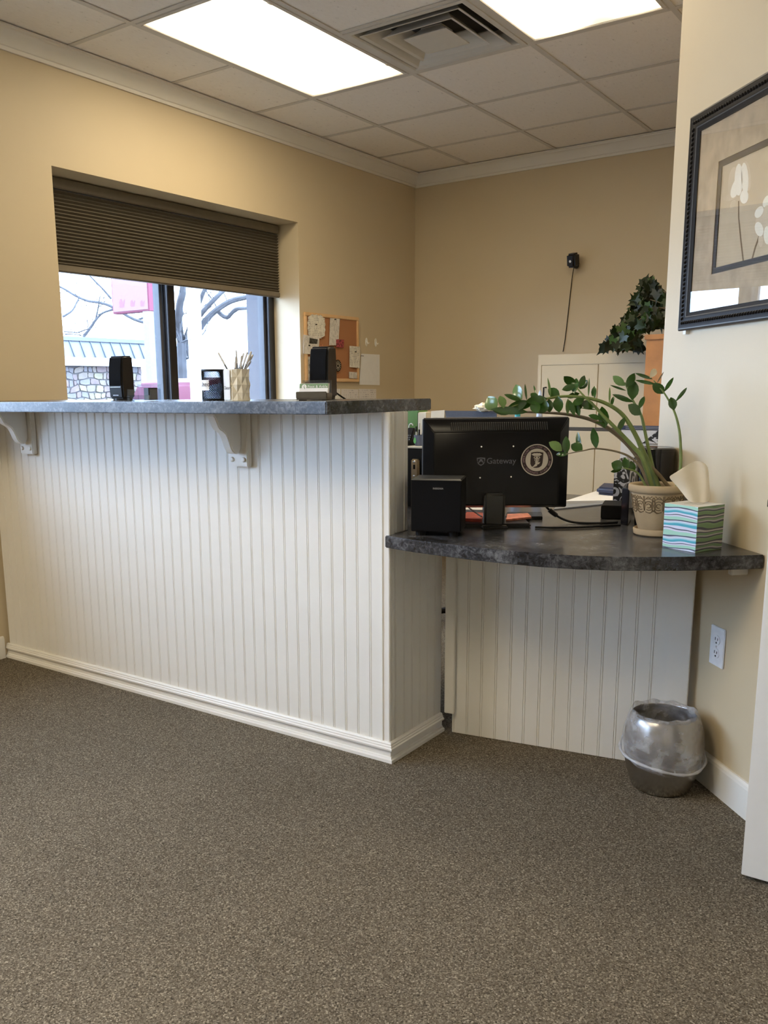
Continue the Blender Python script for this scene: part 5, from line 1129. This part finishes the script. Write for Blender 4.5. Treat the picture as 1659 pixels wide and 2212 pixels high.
hx = ony(1176, 845, Yf-.01); link('handle', MB().tube([hx+Vector((.006, .012, .022)), hx+Vector((.0, -.012, .022)), hx+Vector((0, -.014, -.05)), hx+Vector((.0, .010, -.055))], .005, 8).mesh('handle', BLACKM, o, smooth=True), fc)
Yo = 4.95; a = ony(1397, 723, Yo); xo0 = a.x; zo = a.z; xo1 = E0.x-.01
wu = thing('wooden_cabinet', 'orange oak cabinet with a capped top beside the angled wall end', 'cabinet', ((xo0+xo1)/2, Yo, 0)); o = wu.location
link('cap', MB().bb(xo0-.008, xo1, Yo-.012, Yo+.29, zo-.028, zo).mesh('cap', WOODO, o, bevel=.003), wu)
link('body', MB().bb(xo0, xo1, Yo, Yo+.285, 0, zo-.028).mesh('body', WOODO, o, bevel=.002), wu)
# ivy in a basket on the wooden cabinet, trailing to the cream cabinet
bx_ = Vector((xo0+.16, Yo+.13, zo))
iv = thing('ivy_plant', 'bushy dark ivy in a brown basket trailing over the cream cabinet', 'potted plant', bx_); 
BSK = mat('brown_wicker', (.075, .045, .022), .8, var=.4, scale=80, bump=.6, bscale=120)
bk = MB()
for q in range(7): bk.lathe([(.085+.004*q, .002+q*.012), (.092+.004*q, .007+q*.012), (.086+.004*q, .013+q*.012), (.08+.004*q, .007+q*.012)], 28)
link('basket', bk.mesh('basket', BSK, smooth=True), iv)
link('basket_soil', MB().lathe([(.0005, .004), (.082, .004), (.100, .075), (.0005, .080)], 24).mesh('basket_soil', SOIL), iv)
IV = [mat('ivy_dark', (.009, .018, .006), .45, var=.3, scale=30), mat('ivy_mid', (.018, .038, .011), .4, var=.3, scale=30), mat('ivy_bright', (.045, .095, .020), .4, var=.25, scale=30)]
ol = [(0, -.05), (.16, -.30), (.48, -.40), (.42, -.12), (.62, .12), (.36, .20), (.26, .42), (.12, .55), (0, 1.0)]
ol = ol+[(-x, y) for x, y in ol[-2:0:-1]]
ivm = []
for m_ in IV:
    n = len(ol); mb = MB(); mb.add([(x, y, .12*abs(x)-.10*y*y) for x, y in ol]+[(0, .2, -.01)], [(i, (i+1) % n, n) for i in range(n)]); ivm.append(mb.mesh('leaf', m_, smooth=True, angle=60))
rv = random.Random(11)
# silhouette rows in pixels: y -> x range
sil = [(604, 1392, 1412), (622, 1372, 1418), (640, 1362, 1446), (660, 1362, 1448), (680, 1356, 1446), (695, 1340, 1446), (712, 1318, 1446), (728, 1312, 1440), (742, 1302, 1420), (752, 1296, 1400)]
cnt = 0
for k in range(270):
    q = rv.random()**.85*(len(sil)-1); i = int(q); f_ = q-i
    if i >= len(sil)-1: i, f_ = len(sil)-2, 1
    y = sil[i][0]*(1-f_)+sil[i+1][0]*f_; xa = sil[i][1]*(1-f_)+sil[i+1][1]*f_; xb = sil[i][2]*(1-f_)+sil[i+1][2]*f_
    x = rv.uniform(xa+6, xb-2)
    Yl = rv.uniform(5.02, 5.34)-.10*(1 if y > 700 else .0)*rv.random()
    if x > 1385 and y > 713: continue
    if x > 1370 and y > 690: Yl = rv.uniform(4.97, 5.2)
    p = ony(x, y, Yl)
    if p.z < zT+.045 and p.y > Yf-.06: p.z = zT+.045+rv.random()*.02
    if p.x > xo0-.05 and p.z < zo+.062: p.z = zo+.062
    o = link('leaf', ivm[rv.choices((0, 1, 2), (6, 4, 2))[0]], iv, p-bx_); s_ = rv.uniform(.045, .068); o.scale = (s_, s_, s_)
    dirv = (p-bx_-Vector((0, 0, .05))); az = math.atan2(dirv.y, dirv.x)
    o.rotation_euler = (math.radians(rv.uniform(45, 115)), rv.uniform(-.5, .5), rv.uniform(-1.2, 1.2)+math.radians(25)); o.rotation_mode = 'XYZ'
    o.rotation_euler[1] += math.radians(rv.uniform(90, 260))*0; o.rotation_euler = (math.radians(rv.uniform(50, 110)), math.radians(rv.uniform(100, 260)) if rv.random() < .75 else rv.uniform(-.7, .7), rv.uniform(-.9, .9)+math.radians(20))
for tgt in ((1404, 612), (1375, 640), (1330, 705), (1305, 745), (1430, 660), (1360, 740), (1390, 680), (1340, 725)):
    e = ony(*tgt, 5.14)-bx_; link('vine', MB().tube(smooth_path([Vector((0, 0, .07)), Vector((e.x*.4, e.y*.3, max(e.z*.6, .12)+.03)), e]), .003, 5).mesh('vine', STEMB, smooth=True), iv)
# ------------------------------------------------------------------ small black camera on the back wall with its lead
sc0 = ony(1247, 574, YB); sk = depth(sc0)/F
wc = thing('security_camera', 'small black security camera on the back wall above the cabinet', 'camera', sc0); 
link('mount', MB().lathe([(.0005, 0), (.036, 0), (.038, .012), (.030, .022), (.0005, .024)], 20).mesh('mount', mat('pale_mount', (.40, .33, .22), .5)), wc); wc.children[0].rotation_euler = (math.pi/2, 0, 0); wc.children[0].scale = (.6, .6, .6)
hdp = ony(1238, 562, YB-.08)-sc0
link('arm', MB().tube([Vector((0, -.012, -.002)), Vector((hdp.x*.4, -.05, .0)), hdp+Vector((.01, .02, -.008))], [.018, .019, .022], 12).mesh('arm', BLACKM, smooth=True), wc)
hb = link('head', MB().box((0, 0, 0), (.058, .075, .086)).mesh('head', BLACK, bevel=.012, seg=3), wc, hdp); hb.rotation_euler = (math.radians(14), math.radians(4), math.radians(-8))
ls = MB().lathe([(.0003, .002), (.007, .0015), (.008, 0)], 16); ls.v = [(v[0], -.0378-v[2], v[1]-.002) for v in ls.v]; link('lens', ls.mesh('lens', mat('lens_white', (.75, .78, .85), .1)), hb)
cpth = smooth_path([ony(1240, 577, YB-.07), ony(1236, 600, YB-.012), ony(1228, 670, YB-.006), ony(1221, 730, YB-.006), ony(1216, 760, YB-.01)])
single('camera_lead', MB().tube(cpth, .0026, 6), BLACKM, 'thin dark lead running down the wall from the camera', 'cable', cpth[-1], smooth=True)
# ------------------------------------------------------------------ outside the window
GZ = -.15
single('parking_lot', MB().bb(-75, XW-WT-.01, -45, 75, GZ-.1, GZ), mat('asphalt', (.10, .10, .105), .9, var=.15, scale=3), 'grey asphalt parking lot outside the window', 'ground', (-30, 15, GZ))
bpy.data.objects['parking_lot']['kind'] = 'stuff'; del bpy.data.objects['parking_lot']['category']
# neighbouring building
XBd = -31.0
def bpx(x, y): p = onx(x, y, XBd); return p
ytop0, ztop = bpx(139, 727).y, (bpx(139, 727).z+bpx(311, 736).z)/2
zr0 = (bpx(141, 771).z+bpx(312, 778).z)/2; zf0 = (bpx(143, 789).z+bpx(314, 794).z)/2
yR = bpx(312, 760).y; yL = bpx(60, 760).y
bd_ = thing('stone_building', 'low stone building with a metal mansard roof across the parking lot', 'building', (XBd, (yL+yR)/2, GZ)); o = bd_.location
link('wall', MB().bb(XBd-6, XBd, yL, yR-.25, GZ, zf0).mesh('wall', mat('mortar', (.075, .07, .068), .9), o), bd_)
link('fascia', MB().bb(XBd-6, XBd+.45, yL, yR, zf0, zr0).mesh('fascia', mat('white_fascia', (.75, .75, .76), .6), o), bd_)
RFM = mat('grey_metal_roof', (.085, .09, .105), .5, var=.05, scale=2); RFD = mat('dark_roof_seam', (.055, .06, .072), .5)
pw = bpx(207, 760).y-bpx(185, 760).y; y = yR; k = 0
hz_ = ztop-.16
while y > yL:
    y2 = max(y-pw, yL); sl = .55
    pn = link('roof_panel', MB().add([(XBd+.55, y2+.02, zr0), (XBd+.55, y-.02, zr0), (XBd+.25, y-.02, hz_), (XBd+.25, y2+.02, hz_), (XBd+.50, y2+.02, zr0), (XBd+.50, y-.02, zr0), (XBd+.20, y-.02, hz_), (XBd+.20, y2+.02, hz_)], [(0, 1, 2, 3), (4, 5, 6, 7), (0, 1, 5, 4), (1, 2, 6, 5), (2, 3, 7, 6), (3, 0, 4, 7)]).mesh('roof_panel', RFM, o), bd_)
    link('roof_seam', MB().extr([(XBd+.55, y-.02, zr0), (XBd+.25, y-.02, hz_), (XBd+.28, y-.02, hz_+.02), (XBd+.60, y-.02, zr0+.03)], (0, .04, 0)).mesh('roof_seam', RFD, o), bd_)
    y = y2
link('roof_cap', MB().bb(XBd-6, XBd+.32, yL, yR, hz_, ztop).mesh('roof_cap', RFM, o), bd_)
SM = [mat('stone_%s' % n, c, .85, var=.15, scale=3) for n, c in (('tan', (.15, .125, .105)), ('rose', (.14, .105, .10)), ('buff', (.17, .15, .10)), ('grey', (.125, .115, .118)))]
rs = random.Random(5); ry = zf0-.04; ch_ = .30; gx = {}
nrow = int((zf0-GZ)/.25)
def wob(y_, z_): 
    v = Vector((y_*2.1, z_*2.1, 3.3)); return (y_+.13*mnoise.noise(v), z_+.12*mnoise.noise(v+Vector((7, 3, 1))))
for j in range(nrow):
    za, zb3 = GZ+.02+(zf0-GZ-.04)*j/nrow, GZ+.02+(zf0-GZ-.04)*(j+1)/nrow; y_ = yL+.05
    while y_ < yR-.4:
        y2 = min(y_+rs.choice((.2, .28, .36, .48)), yR-.30)
        q = [(y_, za), ((y_+y2)/2, za), (y2, za), (y2, (za+zb3)/2), (y2, zb3), ((y_+y2)/2, zb3), (y_, zb3), (y_, (za+zb3)/2)]
        c = ((y_+y2)/2, (za+zb3)/2); g_ = .018
        r8 = []
        for yy, zz in q:
            a2 = (yy+(g_ if yy < c[0]-1e-6 else -g_ if yy > c[0]+1e-6 else 0), zz+(g_ if zz < c[1]-1e-6 else -g_ if zz > c[1]+1e-6 else 0)); k3 = .78 if (abs(yy-c[0]) > 1e-6 and abs(zz-c[1]) > 1e-6) else 1
            a2 = (c[0]+(a2[0]-c[0])*(k3*.5+.5), c[1]+(a2[1]-c[1])*(k3*.5+.5)); w2 = wob(*a2); r8.append((w2[0], min(max(w2[1], GZ+.01), zf0-.01)))
        link('stone', MB().extr([(XBd, p[0], p[1]) for p in r8], (rs.uniform(.03, .07), 0, 0)).mesh('stone', rs.choice(SM), o), bd_); y_ = y2
# pole sign
XS = -14.5
def spx(x, y): return onx(x, y, XS)
ySa = spx(322, 676).y; ySb = spx(338, 676).y; xSl = ony(243, 676, ySa).x; zS0 = spx(322, 672).z; zS1 = zS0+1.25
sg = thing('pole_sign', 'red and white illuminated box sign on a white post outside', 'sign', ((XS+xSl)/2, (ySa+ySb)/2, GZ)); o = sg.location
SGR = mat('red_sign_metal', (.150, .046, .066), .7, spec=.1); SGW = mat('pale_sign_face', (.175, .108, .112), .7, var=.03, spec=.1); SGP = mat('pink_sign_print', (.165, .078, .092), .7, spec=.1)
link('cabinet', MB().bb(xSl, XS, ySa, ySb, zS0, zS1).mesh('cabinet', SGR, o, bevel=.015), sg)
fc_ = link('face', MB().bb(xSl+.05, XS-.02, ySa-.012, ySa-.001, zS0+.04, zS1-.04).mesh('face', SGW, o), sg)
for (cxs, w_, h_) in ((264, .12, .20), (287, .10, .15), (308, .09, .14)):
    cpt = ony(cxs, 655, ySa-.014); P = [(-1, -.8), (-.6, -1), (.5, -1), (.7, -.3), (1, .9), (.5, .6), (.2, .1), (-.1, 1), (-.7, .9), (-1, .2)]
    link('print', MB().add([(cpt.x+x*w_*.8, ySa-.0135, cpt.z+y_*h_*.45) for x, y_ in P], [tuple(range(len(P)))]).mesh('print', SGP, o), fc_)
p0 = spx(326, 800).y; p1 = spx(342, 800).y
link('post', MB().bb(XS-.16, XS, p0, p1, GZ, zS0).mesh('post', mat('white_post', (.14, .135, .16), .6), o), sg)
# white canopy column with a small light fitting
XC_ = -7.2; c0 = onx(418, 740, XC_); c1 = onx(438, 740, XC_)
cl = thing('canopy_column', 'white square canopy column outside with a small lamp box', 'column', (XC_-.1, (c0.y+c1.y)/2, GZ)); o = cl.location
link('shaft', MB().bb(XC_-.09, XC_, c0.y, c1.y, GZ, 3.6).mesh('shaft', mat('white_column_paint', (.82, .82, .83), .6, var=.02), o, bevel=.01), cl)
lz = onx(408, 725, XC_); link('lamp_box', MB().bb(XC_, XC_+.07, lz.y-.03, lz.y+.05, lz.z-.05, lz.z+.05).mesh('lamp_box', GREY, o, bevel=.006), cl)
link('foot_plate', MB().bb(XC_-.24, XC_+.04, c0.y-.04, c1.y+.04, GZ, GZ+.04).mesh('foot_plate', GREY, o), cl)
# bare trees
BARK = mat('grey_bark', (.050, .049, .053), .9, var=.25, scale=6)
def tree(label, D, branches, ntw, seed, basepx):
    r_ = random.Random(seed); k_ = D/F; mb = MB(); tips = []
    base = atd(*basepx, D); base.z = GZ
    def P(x, y, dd2=0): return atd(x, y, D+dd2)
    for w0, w1, pts in branches:
        dd2 = r_.uniform(-1.0, 1.0); Q = smooth_path([P(x, y, dd2*min(1, i*.4)) for i, (x, y) in enumerate(pts)], 4); n = len(Q)
        mb.tube(Q, [(w0+(w1-w0)*i/(n-1))*k_*.5 for i in range(n)], 7)
        for q in Q[2:]: tips.append((q, (Q[-1]-Q[0]).normalized(), (w0+w1)/2))
    def twig(p, d, L, r, lv):
        q = [p]; 
        for s_ in range(3):
            d = (d+Vector((r_.uniform(-.5, .5), r_.uniform(-.5, .5), r_.uniform(-.25, .55)))).normalized(); q.append(q[-1]+d*L/3)
        mb.tube(q, [r, r*.8, r*.6, r*.3], 4)
        if lv > 0:
            for c in range(2): twig(q[r_.randint(1, 3)], (d+Vector((r_.uniform(-1, 1), r_.uniform(-1, 1), r_.uniform(-.4, .8)))).normalized(), L*.65, r*.6, lv-1)
    for c in range(ntw):
        p, d, w_ = r_.choice(tips); twig(p, (d*.5+Vector((r_.uniform(-1, 1), r_.uniform(-1, 1), r_.uniform(-.3, 1)))).normalized(), r_.uniform(30, 80)*k_, max(.8, w_*.12)*k_, 2)
    mb.tube([base, Vector((base.x, base.y, GZ+.2))], .3, 8) if False else None
    t = thing('bare_tree', label, 'tree', base); link('branches', mb.mesh('branches', BARK, base, smooth=True), t); return t
tree('bare grey tree with thick forking limbs behind the white column', 20, [
 (22, 20, [(396, 974), (395, 830), (393, 780), (392, 740)]), (18, 14, [(392, 745), (386, 700), (388, 660), (396, 625), (398, 560)]), (16, 10, [(395, 770), (405, 742), (426, 716), (446, 690), (470, 668), (500, 650), (540, 640), (600, 625)]),
 (10, 7, [(470, 672), (490, 686), (510, 668), (540, 665), (600, 655)]), (13, 8, [(400, 745), (418, 700), (440, 672), (470, 640), (500, 610), (530, 560)]), (12, 8, [(398, 740), (412, 700), (428, 660), (440, 630), (460, 590)]), (8, 4, [(392, 800), (402, 772), (406, 750)])], 46, 4, (396, 880))
tree('slender bare tree rising over the stone building roof', 44, [
 (9, 6, [(175, 905), (178, 800), (182, 724)]), (7, 4, [(182, 725), (198, 704), (206, 692), (222, 676), (248, 668)]), (4, 2, [(206, 694), (212, 665), (216, 640)]), (8, 5, [(345, 905), (340, 700), (300, 690)]), (7, 4, [(330, 700), (290, 690), (240, 662), (215, 654), (190, 650), (165, 640), (140, 625), (110, 610)]), (5, 3, [(240, 645), (220, 622), (200, 602), (180, 580)]), (5, 3, [(136, 684), (155, 672), (165, 655), (172, 640)]), (3, 1.5, [(138, 716), (168, 718), (190, 710)]), (3, 1.5, [(140, 722), (160, 722), (180, 726)])], 40, 9, (175, 900))
# parked red car
XCA = -10.5
p = onx(460, 866, XCA)
car = thing('red_car', 'parked red car beyond the white column', 'car', (XCA, onx(404, 840, XCA+.85).y+1.15, GZ), 0)
CARR = mat('red_car_paint', (.075, .012, .024), .45, spec=.12); CGL = mat('car_glass', (.25, .28, .34), .1); TYR = mat('tyre', (.02, .02, .02), .8)
ln = 4.3
# profile along y (length), z ; extruded in x (width)
prof = [(-1.0, .35), (-1.05, .62), (-1.0, 1.0), (-.8, 1.27), (-.3, 1.34), (.15, 1.33), (.62, 1.11), (1.9, 1.05), (2.1, .80), (2.07, .35)]
prof = [(y, z*1.14) for y, z in prof]
link('body', MB().extr([(-.65, y, z) for y, z in prof], (1.5, 0, 0)).mesh('body', CARR, bevel=.06, seg=3), car)
link('side_window', MB().extr([(.852, -.86, 1.21), (.852, -.70, 1.40), (.852, -.3, 1.46), (.852, -.3, 1.21)], (.01, 0, 0)).mesh('side_window', CGL), car)
link('side_window', MB().extr([(.852, -.24, 1.21), (.852, -.24, 1.46), (.852, .12, 1.46), (.852, .50, 1.26)], (.01, 0, 0)).mesh('side_window', CGL), car)
for y_ in (-.55, 1.45):
    w2 = MB().lathe([(.0005, -.1), (.18, -.1), (.31, -.1), (.33, -.07), (.33, .07), (.31, .1), (.18, .09), (.0005, .1)], 24); w2.v = [(.80+v[2], y_+v[0], .33+v[1]) for v in w2.v]
    wh = link('wheel', w2.mesh('wheel', TYR, smooth=True, angle=40), car)
    h2 = MB().lathe([(.0005, .115), (.08, .11), (.18, .10), (.19, .09)], 20); h2.v = [(.80+v[2], y_+v[0], .33+v[1]) for v in h2.v]; link('hub', h2.mesh('hub', CHROME, smooth=True), wh)
    w3 = MB().lathe([(.0005, -.1), (.31, -.1), (.33, -.07), (.33, .07), (.31, .1), (.0005, .1)], 24); w3.v = [(-.60+v[2], y_+v[0], .33+v[1]) for v in w3.v]; link('wheel', w3.mesh('wheel', TYR), car)
